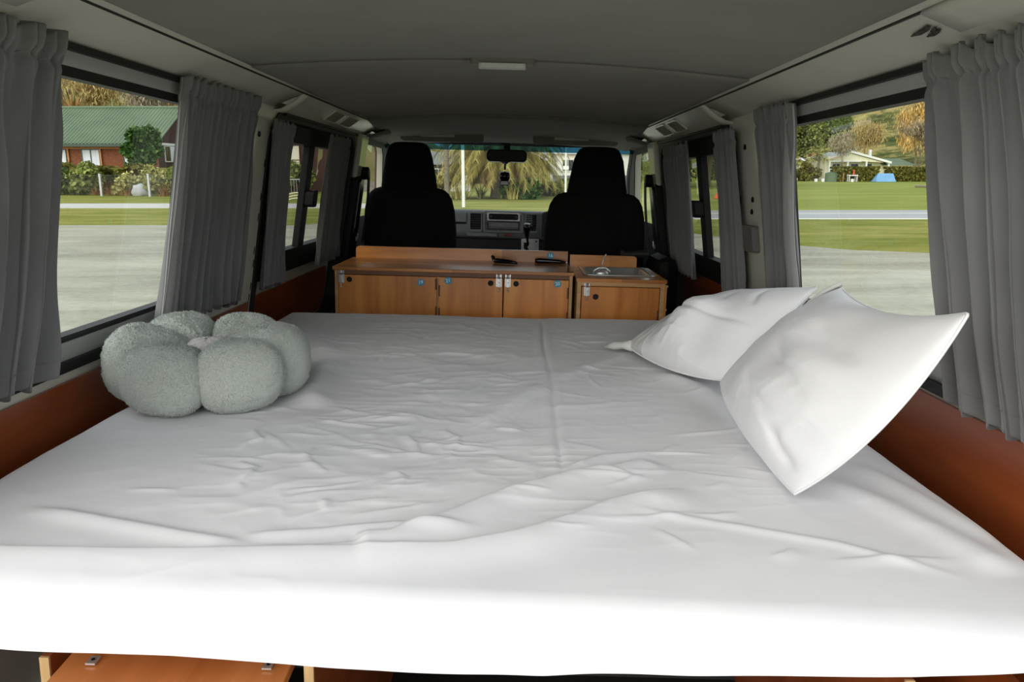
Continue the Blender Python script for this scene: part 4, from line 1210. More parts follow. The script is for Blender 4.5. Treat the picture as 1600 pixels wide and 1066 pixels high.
ds = tag(empty('dashboard', (0, 3.75, 0)), 'grey dashboard with vents and radio below the windscreen', 'dashboard')
prof = [(0.50, 0.855), (0.30, 0.872), (0.10, 0.884), (0.03, 0.886), (0.005, 0.878), (0.0, 0.862), (0.0, 0.80), (0.004, 0.765), (0.012, 0.735), (0.03, 0.725), (0.10, 0.72)]
xs = np.linspace(-0.735, 0.735, 30)
V = []
for (y, z) in prof:
    for x in xs:
        V.append((x, y + 0.05 * (abs(x) / 0.7) ** 3, z))
np_mesh('dash_shell', np.array(V), grid_faces(30, len(prof)), M['dash'], ds, solid=0.005)
MB().box(-0.73, 0.73, 0.03, 0.5, 0.30, 0.722).obj('lower_panel', M['dash_dark'], ds, bevel=0.01)
for (x0, x1) in ((-0.222, -0.150), (0.104, 0.174)):
    fr_ = plate_obj('vent', rrect(x0, x1, 0.762, 0.874, 0.008, 4), [rrect(x0 + 0.005, x1 - 0.005, 0.776, 0.869, 0.005, 4)], xz_front(0.0), -0.002, 0.007, M['dash'], ds, bevel=0.001)
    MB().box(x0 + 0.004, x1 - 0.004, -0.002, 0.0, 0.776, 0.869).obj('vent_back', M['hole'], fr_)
    for k in range(7):
        z = 0.783 + k * 0.0135
        MB().add([(x0 + 0.005, -0.006, z), (x1 - 0.005, -0.006, z), (x1 - 0.005, -0.001, z + 0.006), (x0 + 0.005, -0.001, z + 0.006), (x0 + 0.005, -0.006, z + 0.002), (x1 - 0.005, -0.006, z + 0.002), (x1 - 0.005, -0.001, z + 0.008), (x0 + 0.005, -0.001, z + 0.008)],
                 [(0, 3, 2, 1), (4, 5, 6, 7), (0, 1, 5, 4), (1, 2, 6, 5), (2, 3, 7, 6), (3, 0, 4, 7)]).obj('vane', M['dark_plastic'], fr_)
plate_obj('console_bezel', rrect(-0.140, 0.092, 0.762, 0.884, 0.012, 4), [rrect(-0.130, 0.082, 0.772, 0.878, 0.008, 4)], xz_front(0.0), -0.002, 0.010, M['dash'], ds, bevel=0.002)
MB().box(-0.131, 0.083, -0.002, 0.001, 0.771, 0.879).obj('console_well', M['gloss_black'], ds)
rad = MB().box(-0.118, 0.070, -0.012, -0.001, 0.832, 0.876).obj('radio', M['black_plastic'], ds, bevel=0.003)
plate_obj('radio_trim', rrect(-0.120, 0.072, 0.830, 0.878, 0.006, 4), [rrect(-0.110, 0.062, 0.836, 0.870, 0.010, 4)], xz_front(-0.012), -0.001, 0.003, M['silver_plastic'], rad, bevel=0.001)
for x in (-0.098, 0.050):
    MB().cyl((x, -0.012, 0.853), (0, -1, 0), 0.009, 0.008, 14).obj('knob', M['dark_plastic'], rad)
plate_obj('tray', rrect(-0.118, 0.070, 0.778, 0.826, 0.004, 4), [rrect(-0.112, 0.064, 0.783, 0.821, 0.003, 4)], xz_front(-0.001), 0.0, 0.006, M['dash_dark'], ds)
MB().box(-0.02, 0.03, -0.003, 0.006, 0.742, 0.754).obj('hazard_button', M['red_button'], ds, bevel=0.002)
MB().box(-0.235, -0.06, -0.001, 0.008, 0.736, 0.757).obj('drawer_front', M['dash'], ds, bevel=0.002)
gl = plate_obj('glove_box', rrect(-0.66, -0.240, 0.818, 0.870, 0.008, 4), [], xz_front(0.0), -0.004, 0.006, M['dash'], ds, bevel=0.003)
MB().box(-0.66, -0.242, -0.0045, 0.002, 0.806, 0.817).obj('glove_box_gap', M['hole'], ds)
MB().add([(0.20, -0.03, 0.74), (0.60, -0.03, 0.74), (0.60, -0.03, 0.91), (0.40, -0.05, 0.935), (0.20, -0.03, 0.885), (0.20, 0.10, 0.74), (0.60, 0.10, 0.74), (0.60, 0.10, 0.905), (0.40, 0.12, 0.93), (0.20, 0.10, 0.88)],
         [(0, 1, 2, 3, 4), (9, 8, 7, 6, 5), (0, 5, 6, 1), (1, 6, 7, 2), (2, 7, 8, 3), (3, 8, 9, 4), (4, 9, 5, 0)]).obj('instrument_hood', M['dash_dark'], ds, bevel=0.012)
gs = tag(empty('gear_lever', (0.118, 3.66, 0.66)), 'black gear lever with silver capped knob and slotted plate', 'gear lever')
v, f = plate(rrect(-0.035, 0.068, -0.02, 0.072, 0.006, 4), [], lambda u, z, d: (u, 0.055 - d + 0.3 * z * 0 + 0.02 * z, z), 0, 0.006)
fix_normals(mesh_obj('gate_plate', v, f, M['silver_plastic'], gs, bevel=0.001))
v, f = plate([(-0.020, 0.050), (-0.020, 0.018), (-0.004, 0.0), (0.006, -0.012), (0.018, -0.012), (0.012, 0.006), (0.002, 0.024), (0.014, 0.050)], [], lambda u, z, d: (u, 0.0485 - d + 0.02 * z, z), 0, 0.002)
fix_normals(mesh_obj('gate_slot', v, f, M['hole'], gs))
MB().cyl((0.052, 0.046, 0.058), (0, -1, 0), 0.005, 0.006, 10).obj('release_button', M['black_plastic'], gs)
MB().tube([(0.004, 0.045, 0.035), (0.0, 0.02, 0.07), (-0.004, -0.01, 0.10)], [0.006, 0.006, 0.007], 10).obj('shaft', M['black_plastic'], gs, smooth=True)
MB().tube([(-0.003, -0.005, 0.085), (-0.004, -0.012, 0.11), (-0.005, -0.018, 0.14), (-0.005, -0.02, 0.158)], [0.010, 0.014, 0.020, 0.019], 14).obj('knob', M['gloss_black'], gs, smooth=True)
MB().ball((-0.005, -0.021, 0.158), 0.0205, 0.0205, 0.009, 16, 8).obj('knob_cap', M['silver_plastic'], gs, smooth=True)

mr = tag(empty('rear_view_mirror', (-0.010, 3.46, 1.19)), 'black rear view mirror hanging at the windscreen top', 'mirror')
mr.rotation_euler = (math.radians(-9), 0, 0)
v, f = plate(rrect(-0.108, 0.108, -0.032, 0.032, [0.02, 0.02, 0.026, 0.026], 8), [], lambda u, z, d: (u, -d, z), -0.02, 0.008)
fix_normals(mesh_obj('housing', v, f, M['gloss_black'], mr, bevel=0.008))
M['mirror'] = simple('mirror_glass', srgb(120, 122, 120), srgb(124, 126, 124), 3, 0.02, 1.0)
v, f = plate(rrect(-0.098, 0.098, -0.024, 0.024, [0.014, 0.014, 0.02, 0.02], 8), [], lambda u, z, d: (u, -0.008 - d, z), 0, 0.001)
fix_normals(mesh_obj('mirror_face', v, f, M['mirror'], mr))
MB().box(-0.018, 0.018, 0.012, 0.13, 0.02, 0.065).obj('mount', M['gloss_black'], mr, bevel=0.006)
dc = tag(empty('dash_camera', (-0.022, 3.70, 1.09)), 'small black dash camera hanging on the windscreen below the mirror', 'camera')
MB().tube([(0, 0.03, 0.085), (0, 0.005, 0.055), (0, 0, 0.03)], [0.008, 0.006, 0.006], 8).obj('arm', M['gloss_black'], dc)
MB().cyl((0, 0.045, 0.078), (0, -0.8, 0.2), 0.020, 0.012, 14).obj('suction_cup', M['gloss_black'], dc)
MB().tube([(-0.030, 0, -0.005), (-0.024, 0, -0.005), (0.024, 0, -0.005), (0.030, 0, -0.005)], [0.014, 0.027, 0.027, 0.014], 12).obj('body', M['gloss_black'], dc, smooth=True)
MB().box(-0.024, 0.024, -0.012, 0.012, -0.058, -0.030).obj('screen_block', M['gloss_black'], dc, bevel=0.004)
for x0, x1, lab in ((-0.56, -0.13, 'grey sun visor folded up above the passenger side of windscreen'), (0.125, 0.565, 'grey sun visor folded up above the driver side of windscreen')):
    vz = tag(empty('sun_visor', ((x0 + x1) / 2, 3.30, 1.285)), lab, 'visor', 'folded sun visors')
    hw = (x1 - x0) / 2
    v, f = plate(rrect(-hw, hw, -0.034, 0.026, [0.02, 0.02, 0.015, 0.015], 5), [], lambda u, z, d: (u, 0.12 * 0 - d - 0.9 * z * 0.4, z - 0.004 * (u / hw) ** 2), -0.006, 0.008)
    fix_normals(mesh_obj('visor_pad', v, f, M['headlining'], vz, bevel=0.005))
    v, f = plate(rrect(-hw * 0.5, hw * 0.3, -0.014, 0.006, 0.003, 3), [], lambda u, z, d: (u, -d - 0.36 * z, z), 0.008, 0.0095)
    fix_normals(mesh_obj('visor_label', v, f, M['trim_grey'], vz))
    MB().tube([(-hw * 0.9, 0.02, 0.03), (-hw * 0.9, 0.01, 0.0)], 0.006, 8).obj('hinge_arm', M['dark_plastic'], vz)

# ------------------------------------------------------------------ outdoors (built in the level frame of the lot, GZ = its surface)
GT = GROUND_TILT
def out(name, X, Y, Z=GZ, rz=0.0):
    o = bpy.data.objects.new(name, None)
    COL.objects.link(o)
    o.empty_display_size = 0.3
    o.matrix_world = GT @ Matrix.Translation((X, Y, Z)) @ Matrix.Rotation(rz, 4, 'Z')
    return o

def ground_sheet(name, pts, z, mat, label, cat, ext=None):
    """flat ground polygon with a little thickness"""
    n = len(pts)
    V = [(x, y, z) for x, y in pts] + [(x, y, z - 0.04) for x, y in pts]
    tr = tessellate_polygon([[Vector((x, y, 0)) for x, y in pts]])
    F = [tuple(t) for t in tr] + [tuple(i + n for i in reversed(t)) for t in tr] + [(i, (i + 1) % n, (i + 1) % n + n, i + n) for i in range(n)]
    o = fix_normals(mesh_obj(name, V, F, mat))
    o.matrix_world = GT.copy()
    return tag(o, label, cat, kind='structure')

def gravel_mat():
    m, nt, b = newmat('worn_gravel_lot')
    b.inputs['Roughness'].default_value = 0.95
    v = coords(nt)
    n1 = noise(nt, coords(nt, (0.25, 1.0, 1)), 0.9, 6, 0.6, 0.6)
    n2 = noise(nt, v, 9, 4)
    n3 = noise(nt, v, 60, 2)
    a = nt.nodes.new('ShaderNodeMath'); a.operation = 'MULTIPLY_ADD'; a.inputs[1].default_value = 0.35
    nt.links.new(n2, a.inputs[0]); nt.links.new(n1, a.inputs[2])
    a2 = nt.nodes.new('ShaderNodeMath'); a2.operation = 'MULTIPLY_ADD'; a2.inputs[1].default_value = 0.25
    nt.links.new(n3, a2.inputs[0]); nt.links.new(a.outputs[0], a2.inputs[2])
    nt.links.new(ramp(nt, a2.outputs[0], [(0.50, srgb(88, 85, 72)), (0.62, srgb(132, 130, 112)), (0.80, srgb(154, 153, 134)), (0.98, srgb(174, 173, 154))]), b.inputs['Base Color'])
    bump(nt, b, n3, 0.4, 0.02)
    return m

def grass_mat(name, stops, stretch=(0.5, 1.4, 1), sc=0.5):
    m, nt, b = newmat(name)
    b.inputs['Roughness'].default_value = 0.95
    b.inputs['Specular IOR Level'].default_value = 0.1
    n1 = noise(nt, coords(nt, stretch), sc, 6, 0.62, 0.3)
    n2 = noise(nt, coords(nt), 14, 3)
    a = nt.nodes.new('ShaderNodeMath'); a.operation = 'MULTIPLY_ADD'; a.inputs[1].default_value = 0.4
    nt.links.new(n2, a.inputs[0]); nt.links.new(n1, a.inputs[2])
    nt.links.new(ramp(nt, a.outputs[0], stops), b.inputs['Base Color'])
    bump(nt, b, n2, 0.6, 0.05)
    return m

M['gravel'] = gravel_mat()
M['verge'] = grass_mat('olive_verge_grass', [(0.45, srgb(92, 100, 36)), (0.65, srgb(116, 122, 50)), (0.85, srgb(146, 142, 76))])
M['field'] = grass_mat('green_field_grass', [(0.42, srgb(104, 114, 48)), (0.62, srgb(122, 134, 58)), (0.88, srgb(150, 154, 84))], (0.25, 0.8, 1), 0.22)
M['front_grass'] = grass_mat('pale_front_grass', [(0.45, srgb(108, 112, 48)), (0.65, srgb(132, 134, 66)), (0.85, srgb(158, 154, 92))])
M['road'] = simple('pale_asphalt_road', srgb(150, 152, 152), srgb(166, 167, 166), 1.5, 0.9, stretch=(0.1, 1, 1))
M['line'] = simple('white_road_line', srgb(214, 212, 200), srgb(226, 224, 212), 2, 0.8)
M['path'] = simple('pale_footpath_concrete', srgb(178, 176, 168), srgb(192, 190, 182), 2, 0.9)

ground_sheet('ground_gravel', [(-60, -14), (40, -14), (40, 13.0), (14, 14.6), (8.9, 15.5), (7.4, 16.2), (6.4, 17.4), (5.4, 19.6), (2.0, 27), (-4, 27.5), (-7.0, 23.8), (-10.7, 23.95), (-14.5, 24.0), (-60, 24.5)], GZ, M['gravel'], 'worn grey gravel lot the van is parked on', 'ground')
ground_sheet('ground_verge', [(-140, -20), (-4.5, 14), (-4.5, 60), (-140, 60)], GZ - 0.012, M['verge'], 'olive grass verge between gravel lot and green roofed house', 'ground')
ground_sheet('ground_field', [(2.9, -14), (150, -40), (260, 130), (240, 320), (2.9, 320)], GZ - 0.016, M['field'], 'wide green field reaching to the hedge below the hills', 'ground')
ground_sheet('ground_front', [(-4.6, 16), (3.0, 16), (3.0, 320), (-240, 320), (-140, 58), (-4.6, 58)], GZ - 0.02, M['front_grass'], 'pale green grass in front of the van under the palm', 'ground')
ground_sheet('ground_strip', [(4.8, 20.4), (6.4, 17.0), (9.0, 15.0), (40, 12.5), (60, 27.0), (6.5, 27.0)], GZ - 0.010, M['verge'], 'olive grass strip between gravel lot and edge lined road', 'ground')
ground_sheet('road_lane', [(-140, 36.0), (-6.4, 35.2), (-6.4, 40.0), (-140, 41.6)], GZ - 0.004, M['path'], 'pale concrete lane before the wire fence', 'road')
ground_sheet('road', [(6.4, 27.1), (80, 27.1), (80, 34.6), (6.4, 33.0)], GZ - 0.006, M['road'], 'grey asphalt road with white edge lines crossing the field', 'road')
ground_sheet('road_line', [(6.4, 27.0), (80, 27.0), (80, 27.35), (6.4, 27.35)], GZ + 0.002, M['line'], 'white edge line along the near side of the road', 'road line')
ground_sheet('road_line', [(6.4, 30.55), (80, 31.2), (80, 31.3), (6.4, 30.65)], GZ + 0.002, M['line'], 'thin pale centre line along the middle of the road', 'road line')

# ---- foliage
def leaf_quads(centres, size, r, stretch=1.0, droop=False, loose=0.22):
    """loose leaf quads at the centres; droop hangs them lengthwise down."""
    n = len(centres)
    a = r.normal(size=(n, 3))
    if droop:
        a = a * loose + np.array([0, 0, -1.0])
    a /= np.linalg.norm(a, axis=1)[:, None]
    b = r.normal(size=(n, 3))
    b -= a * np.sum(a * b, axis=1)[:, None]
    b /= np.linalg.norm(b, axis=1)[:, None]
    sz = size * r.uniform(0.6, 1.4, (n, 1))
    a = a * sz * stretch
    b = b * sz
    V = np.stack([centres - a - b * 0.5, centres + a * 0.1 - b, centres + a + b * 0.3, centres - a * 0.2 + b], axis=1).reshape(-1, 3)
    F = np.arange(4 * n).reshape(n, 4)
    return V, F

def blob_points(blobs, n, r, shell=0.55):
    """points in a union of ellipsoids (cx,cy,cz,rx,ry,rz), denser to the outside."""
    w = np.array([b[3] * b[4] * b[5] for b in blobs]) ** (2 / 3)
    k = r.choice(len(blobs), n, p=w / w.sum())
    B = np.array(blobs)[k]
    d = r.normal(size=(n, 3))
    d /= np.linalg.norm(d, axis=1)[:, None]
    rad = shell + (1 - shell) * r.random((n, 1)) ** 0.5
    rad *= 1 + 0.12 * r.normal(size=(n, 1))
    return B[:, :3] + d * rad * B[:, 3:]

def crown_blobs(h, w, r, n=9, low=0.25):
    bl = []
    for i in range(n):
        t = r.uniform(low, 0.92)
        rr = w * 0.5 * math.sqrt(max(0.12, 1 - ((t - 0.5) / 0.62) ** 2))
        a = r.uniform(0, 2 * PI)
        q = r.uniform(0.25, 0.72) * rr
        s_ = r.uniform(0.28, 0.46) * w * 0.62
        bl.append((q * cos(a), q * sin(a), h * t, s_, s_, s_ * 0.85))
    bl.append((0, 0, h * 0.62, w * 0.28, w * 0.28, h * 0.22))
    return bl

def leafy(name, X, Y, h, w, mat, label, cat='tree', group=None, n=2600, leaf=0.22, seed=1, low=0.25, trunk=True, blobs=None, tmat='bark', Z=GZ, stretch=1.0, droop=False, bn=9):
    r = np.random.default_rng(seed)
    root = tag(out(name, X, Y, Z), label, cat, group)
    bl = blobs or crown_blobs(h, w, r, bn, low)
    P = blob_points(bl, n, r)
    P[:, 2] = np.maximum(P[:, 2], 0.05)
    V, F = leaf_quads(P, leaf, r, stretch=stretch, droop=droop)
    np_mesh('foliage', V, F, mat, root, smooth=False)
    if trunk:
        mb = MB()
        mb.tube([(0, 0, 0), (0.05 * w * 0.3, 0, h * 0.3), (0, 0.02, h * 0.62)], [w * 0.035, w * 0.028, w * 0.012], 7)
        for k in range(4):
            a = r.uniform(0, 2 * PI)
            mb.tube([(0, 0, h * (0.25 + 0.08 * k)), (cos(a) * w * 0.16, sin(a) * w * 0.16, h * (0.45 + 0.08 * k)), (cos(a) * w * 0.27, sin(a) * w * 0.27, h * (0.58 + 0.08 * k))], [w * 0.015, w * 0.010, w * 0.004], 5)
        mb.obj('trunk', M[tmat], root)
    return root

def bare_tree(name, X, Y, h, w, label, seed, mat='twig', group=None, depth=5, Z=GZ, hang=None, cat='tree', spread=0.55):
    """leafless tree: trunk and limbs, with the fine twigs as one part."""
    r = random.Random(seed)
    root = tag(out(name, X, Y, Z), label, cat, group)
    trunk, twigs = MB(), MB()
    tips = []
    def grow(p, d, L, rad, k):
        q = p + d * L
        mid = p + d * L * 0.5 + Vector((r.uniform(-1, 1), r.uniform(-1, 1), r.uniform(-0.5, 0.5))) * L * 0.06
        (trunk if k >= depth - 1 else twigs).tube([p, mid, q], [rad, rad * 0.85, rad * 0.66], 5 if k >= depth - 1 else 3, cap=False)
        if k == 0:
            tips.append(q)
            return
        for i in range(3 if k > 1 else 4):
            e = Vector((r.uniform(-1, 1), r.uniform(-1, 1), r.uniform(-0.2, 0.9)))
            nd = (d + e * spread + Vector((0, 0, 0.12))).normalized()
            nd.x *= max(0.8, w / h * 1.4)
            nd.y *= max(0.8, w / h * 1.4)
            grow(q - d * L * r.uniform(0, 0.25), nd.normalized(), L * r.uniform(0.62, 0.86), max(0.03, rad * 0.58), k - 1)
    grow(Vector((0, 0, 0)), Vector((r.uniform(-0.06, 0.06), 0, 1)).normalized(), h * 0.27, h * 0.016, depth)
    trunk.obj('trunk', M['bark'], root)
    twigs.obj('twigs', M[mat], root)
    rt = np.random.default_rng(seed + 900)
    T0 = np.array([tuple(t) for t in tips])
    kk = rt.choice(len(T0), 3600)
    Vt, Ft = leaf_quads(T0[kk] + rt.normal(0, 0.055 * h, (3600, 3)), 0.05, rt, stretch=6.0, droop=True, loose=0.45)
    Vt[:, 2] = np.maximum(Vt[:, 2], 0.2)
    np_mesh('fine_twigs', Vt, Ft, M[mat + '_fine'], root, smooth=False)
    if hang:
        rr = np.random.default_rng(seed)
        T = np.array([tuple(t) for t in tips])
        k = rr.choice(len(T), hang[0])
        Lh = rr.uniform(0.05, 0.42, hang[0])[:, None] * h
        u = rr.random((hang[0], 1))
        P = T[k] + np.column_stack([rr.normal(0, 0.35, hang[0]), rr.normal(0, 0.35, hang[0]), np.zeros(hang[0])]) - u * Lh * np.array([[0, 0, 1.0]])
        P[:, 2] = np.maximum(P[:, 2], 0.3)
        V, F = leaf_quads(P, hang[1], rr, stretch=hang[2], droop=True)
        np_mesh('hanging_fronds', V, F, M[hang[3]], root, smooth=False)
    return root

M['bark'] = simple('grey_brown_bark', srgb(96, 86, 70), srgb(140, 128, 108), 12, 0.95, bmp=0.5, bdist=0.03)
M['pale_bark'] = simple('pale_bark', srgb(170, 164, 150), srgb(196, 190, 176), 12, 0.9)
M['twig'] = simple('brown_twigs', srgb(128, 108, 84), srgb(156, 136, 108), 3, 0.95)
M['twig_gold'] = simple('golden_brown_twigs', srgb(168, 132, 80), srgb(196, 160, 100), 3, 0.95)
M['twig_pale'] = simple('pale_grey_twigs', srgb(150, 138, 120), srgb(182, 168, 146), 3, 0.95)
M['twig_fine'] = leafmat('fine_brown_twigs', [(0.2, srgb(112, 100, 76)), (0.6, srgb(156, 140, 110)), (0.9, srgb(186, 170, 140))])
M['twig_gold_fine'] = leafmat('fine_tan_twigs', [(0.2, srgb(138, 120, 72)), (0.6, srgb(182, 160, 104)), (0.9, srgb(206, 188, 136))])
M['twig_pale_fine'] = leafmat('fine_pale_twigs', [(0.2, srgb(120, 108, 88)), (0.6, srgb(160, 146, 122)), (0.9, srgb(190, 176, 152))])
G = lambda nm, a, b, c: leafmat(nm, [(0.2, srgb(*a)), (0.5, srgb(*b)), (0.85, srgb(*c))])
M['leaf_dark'] = G('dark_green_leaves', (42, 58, 24), (78, 98, 42), (118, 134, 70))
M['leaf_mid'] = G('mid_green_leaves', (70, 84, 34), (122, 134, 64), (168, 172, 102))
M['leaf_olive'] = G('olive_leaves', (90, 94, 40), (140, 138, 68), (182, 174, 104))
M['leaf_fresh'] = G('fresh_green_leaves', (30, 58, 18), (58, 92, 34), (100, 128, 62))
M['leaf_hedge'] = G('bronze_green_hedge_leaves', (62, 64, 22), (100, 98, 38), (132, 126, 58))
M['leaf_yellow'] = G('pale_yellow_green_leaves', (124, 126, 64), (172, 170, 98), (206, 200, 138))
M['leaf_rust'] = G('rusty_dry_grass', (110, 72, 34), (152, 104, 54), (182, 138, 80))
M['leaf_willow'] = G('golden_willow_fronds', (188, 148, 74), (222, 184, 108), (240, 210, 142))
M['leaf_straw'] = G('straw_grass', (120, 112, 52), (160, 150, 80), (196, 184, 118))
M['leaf_palm'] = leafmat('palm_frond_leaflets', [(0.15, srgb(96, 92, 44)), (0.45, srgb(146, 134, 68)), (0.7, srgb(176, 160, 92)), (0.95, srgb(206, 190, 128))])
M['leaf_drypalm'] = leafmat('dry_palm_fronds', [(0.2, srgb(120, 92, 58)), (0.6, srgb(160, 130, 88)), (0.9, srgb(188, 160, 116))])
M['flax'] = G('flax_blades', (78, 84, 48), (122, 124, 76), (166, 164, 112))
M['flax_rust'] = G('rusty_flax_blades', (118, 72, 32), (160, 104, 52), (186, 140, 84))

def blades(name, X, Y, h, n, mat, label, seed, spread=0.5, w=0.03, group=None, cat='plant', Z=GZ, lean=0.9):
    """tuft of upright arching blades (flax, cabbage tree heads, tall grass)"""
    r = random.Random(seed)
    root = tag(out(name, X, Y, Z), label, cat, group)
    mb = MB()
    for k in range(n):
        a = r.uniform(0, 2 * PI)
        L = h * r.uniform(0.7, 1.1)
        ln = r.uniform(0.1, lean)
        d = Vector((cos(a), sin(a), 0))
        p = Vector((0, 0, 0)) + d * r.uniform(0, spread * 0.3)
        sd = Vector((-sin(a), cos(a), 0)) * w * h
        vs = []
        for i in range(5):
            t = i / 4
            q = p + d * L * ln * t * (0.4 + 0.6 * t) + Vector((0, 0, L * (t - 0.55 * ln * t * t)))
            ww = (1 - t * 0.92)
            vs += [q - sd * ww, q + sd * ww]
        mb.add(vs, [(2 * i, 2 * i + 1, 2 * i + 3, 2 * i + 2) for i in range(4)])
    mb.obj('blades', mat, root)
    return root

def hedge(name, X0, Y0, X1, Y1, h, d, mat, label, seed, n=3500, leaf=0.13, group=None, cat='hedge', bumpy=0.2, Z=GZ):
    r = np.random.default_rng(seed)
    root = tag(out(name, (X0 + X1) / 2, (Y0 + Y1) / 2, Z), label, cat, group)
    t = r.random(n)
    L = math.hypot(X1 - X0, Y1 - Y0)
    ux, uy = (X1 - X0) / L, (Y1 - Y0) / L
    s_ = (t - 0.5) * L
    hv = h * (1 - bumpy * vnoise(t * L * 0.9, t * 0 + seed, seed))
    face = r.random(n)
    e = (r.random(n) - 0.5) * d
    z = np.where(face < 0.6, r.random(n) * hv, hv * (1 - 0.05 * r.random(n)))
    e = np.where(face < 0.6, -d / 2 * (1 - 0.25 * (z / h) ** 3) + 0.1 * r.normal(size=n) * d, e)
    P = np.column_stack([s_ * ux - e * uy, s_ * uy + e * ux, z])
    V, F = leaf_quads(P, leaf, r)
    np_mesh('foliage', V, F, mat, root, smooth=False)
    k = MB()
    q = 14
    vs = []
    for i in range(q + 1):
        ss = (i / q - 0.5) * L * 0.99
        hh_ = h * 0.82
        for (ee, zz_) in ((-d * 0.42, 0.0), (-d * 0.36, hh_), (d * 0.36, hh_), (d * 0.42, 0.0)):
            vs.append((ss * ux - ee * uy, ss * uy + ee * ux, zz_))
    k.add(vs, [(i * 4 + j, i * 4 + j + 1, i * 4 + 5 + j, i * 4 + 4 + j) for i in range(q) for j in range(3)])
    k.obj('woody_core', mat, root)
    return root

# ---- hills: one ridge round the horizon ahead
def hills():
    az = np.radians(np.linspace(-78, 78, 220))
    R = np.concatenate([np.linspace(165, 260, 26), np.linspace(268, 430, 34)])
    A, RR = np.meshgrid(az, R)
    d = np.degrees(A)
    top = np.interp(d, [-78, -45, -30, -22, -12, -4, 6, 14, 20, 26, 32, 45, 78], [70, 76, 84, 66, 26, 8, 5, 18, 34, 45, 54, 62, 60])
    t = np.clip((RR - 165) / 250, 0, 1)
    rise = t * t * (3 - 2 * t)
    nz = (vnoise(RR * np.sin(A) / 40 + 30, RR * np.cos(A) / 40 + 30, 5) - 0.5) * 0.34 + (vnoise(RR * np.sin(A) / 14 + 30, RR * np.cos(A) / 14 + 30, 6) - 0.5) * 0.10
    Z = GZ + top * (rise + nz * rise) + 0.0
    Z = np.where(RR > 420, Z - 3, Z)
    V = np.column_stack([(RR * np.sin(A)).ravel(), (RR * np.cos(A)).ravel(), Z.ravel()])
    m, nt, b = newmat('hill_pasture')
    b.inputs['Roughness'].default_value = 1.0
    b.inputs['Specular IOR Level'].default_value = 0.0
    n1 = noise(nt, coords(nt), 0.045, 7, 0.68, 0.5)
    n2 = noise(nt, coords(nt), 0.25, 4)
    a = nt.nodes.new('ShaderNodeMath'); a.operation = 'MULTIPLY_ADD'; a.inputs[1].default_value = 0.3
    nt.links.new(n2, a.inputs[0]); nt.links.new(n1, a.inputs[2])
    nt.links.new(ramp(nt, a.outputs[0], [(0.50, srgb(62, 70, 42)), (0.58, srgb(92, 94, 56)), (0.64, srgb(140, 130, 82)), (0.78, srgb(164, 152, 100)), (0.95, srgb(150, 144, 96))]), b.inputs['Base Color'])
    o = np_mesh('hills', V, grid_faces(220, len(R)), m)
    o.matrix_world = GT.copy()
    tag(o, 'tan pasture hills with dark scrub patches behind the houses', 'hills', kind='structure')
hills()
ground_sheet('ground_rear', [(-320, -320), (320, -320), (320, -12), (-320, -12)], GZ - 0.03, M['verge'], 'olive grass reaching back from the gravel lot behind the van', 'ground')

# ---- green roofed house
hs = tag(out('house', -43.7, 61.3), 'long brick house with green corrugated roof and dark gable beyond the fence', 'house')
hx0, hx1 = -20.0, 15.9
WZ, EZ, RZ = 3.25, 4.0, 6.70
def brickmat():
    m, nt, b = newmat('red_brown_brick')
    b.inputs['Roughness'].default_value = 0.9
    br = nt.nodes.new('ShaderNodeTexBrick')
    br.inputs['Scale'].default_value = 4.0
    br.inputs['Color1'].default_value = srgb(112, 62, 36)
    br.inputs['Color2'].default_value = srgb(138, 80, 48)
    br.inputs['Mortar'].default_value = srgb(120, 88, 66)
    br.inputs['Mortar Size'].default_value = 0.012
    nt.links.new(coords(nt, (1, 1, 1), 'Object', (PI / 2, 0, 0)), br.inputs['Vector'])
    nt.links.new(br.outputs['Color'], b.inputs['Base Color'])
    return m
M['brick'] = brickmat()
M['gable'] = simple('dark_brown_cladding', srgb(66, 42, 36), srgb(76, 50, 42), 2, 0.9)
M['roof_green'] = simple('green_roof_iron', srgb(84, 102, 74), srgb(98, 116, 86), 0.6, 0.6)
M['gutter'] = simple('dark_green_gutter', srgb(46, 66, 48), srgb(54, 76, 56), 2, 0.5)
M['timber'] = simple('orange_stained_timber', srgb(176, 116, 62), srgb(196, 136, 80), 3, 0.6)
M['white_paint'] = simple('white_painted_timber', srgb(222, 222, 216), srgb(234, 234, 228), 3, 0.6)
M['net'] = simple('white_net_curtain', srgb(206, 210, 216), srgb(232, 234, 238), 1.5, 0.9, stretch=(6, 1, 0.2))
M['dark_glass'] = simple('dark_house_glass', srgb(26, 30, 32), srgb(40, 44, 46), 1, 0.1)
body = MB()
body.box(hx0, hx1, 0.0, 10.0, 0.0, EZ - 0.35)
body.obj('brick_wall', M['brick'], hs)
MB().add([(hx1 + 0.02, -0.1, EZ - 0.3), (hx1 + 0.02, 10.1, EZ - 0.3), (hx1 + 0.02, 5.0, RZ - 0.12), (hx1 - 0.2, -0.1, EZ - 0.3), (hx1 - 0.2, 10.1, EZ - 0.3), (hx1 - 0.2, 5.0, RZ - 0.12)],
         [(0, 1, 2), (5, 4, 3), (0, 3, 4, 1), (1, 4, 5, 2), (2, 5, 3, 0)]).obj('gable_cladding', M['gable'], hs)
MB().box(hx1, hx1 + 0.06, 0.0, 10.0, 0.0, EZ - 0.35).obj('end_wall', M['gable'], hs)
MB().box(hx1 + 0.06, hx1 + 0.16, -0.2, 10.2, EZ - 0.42, EZ - 0.24).obj('white_band', M['white_paint'], hs)
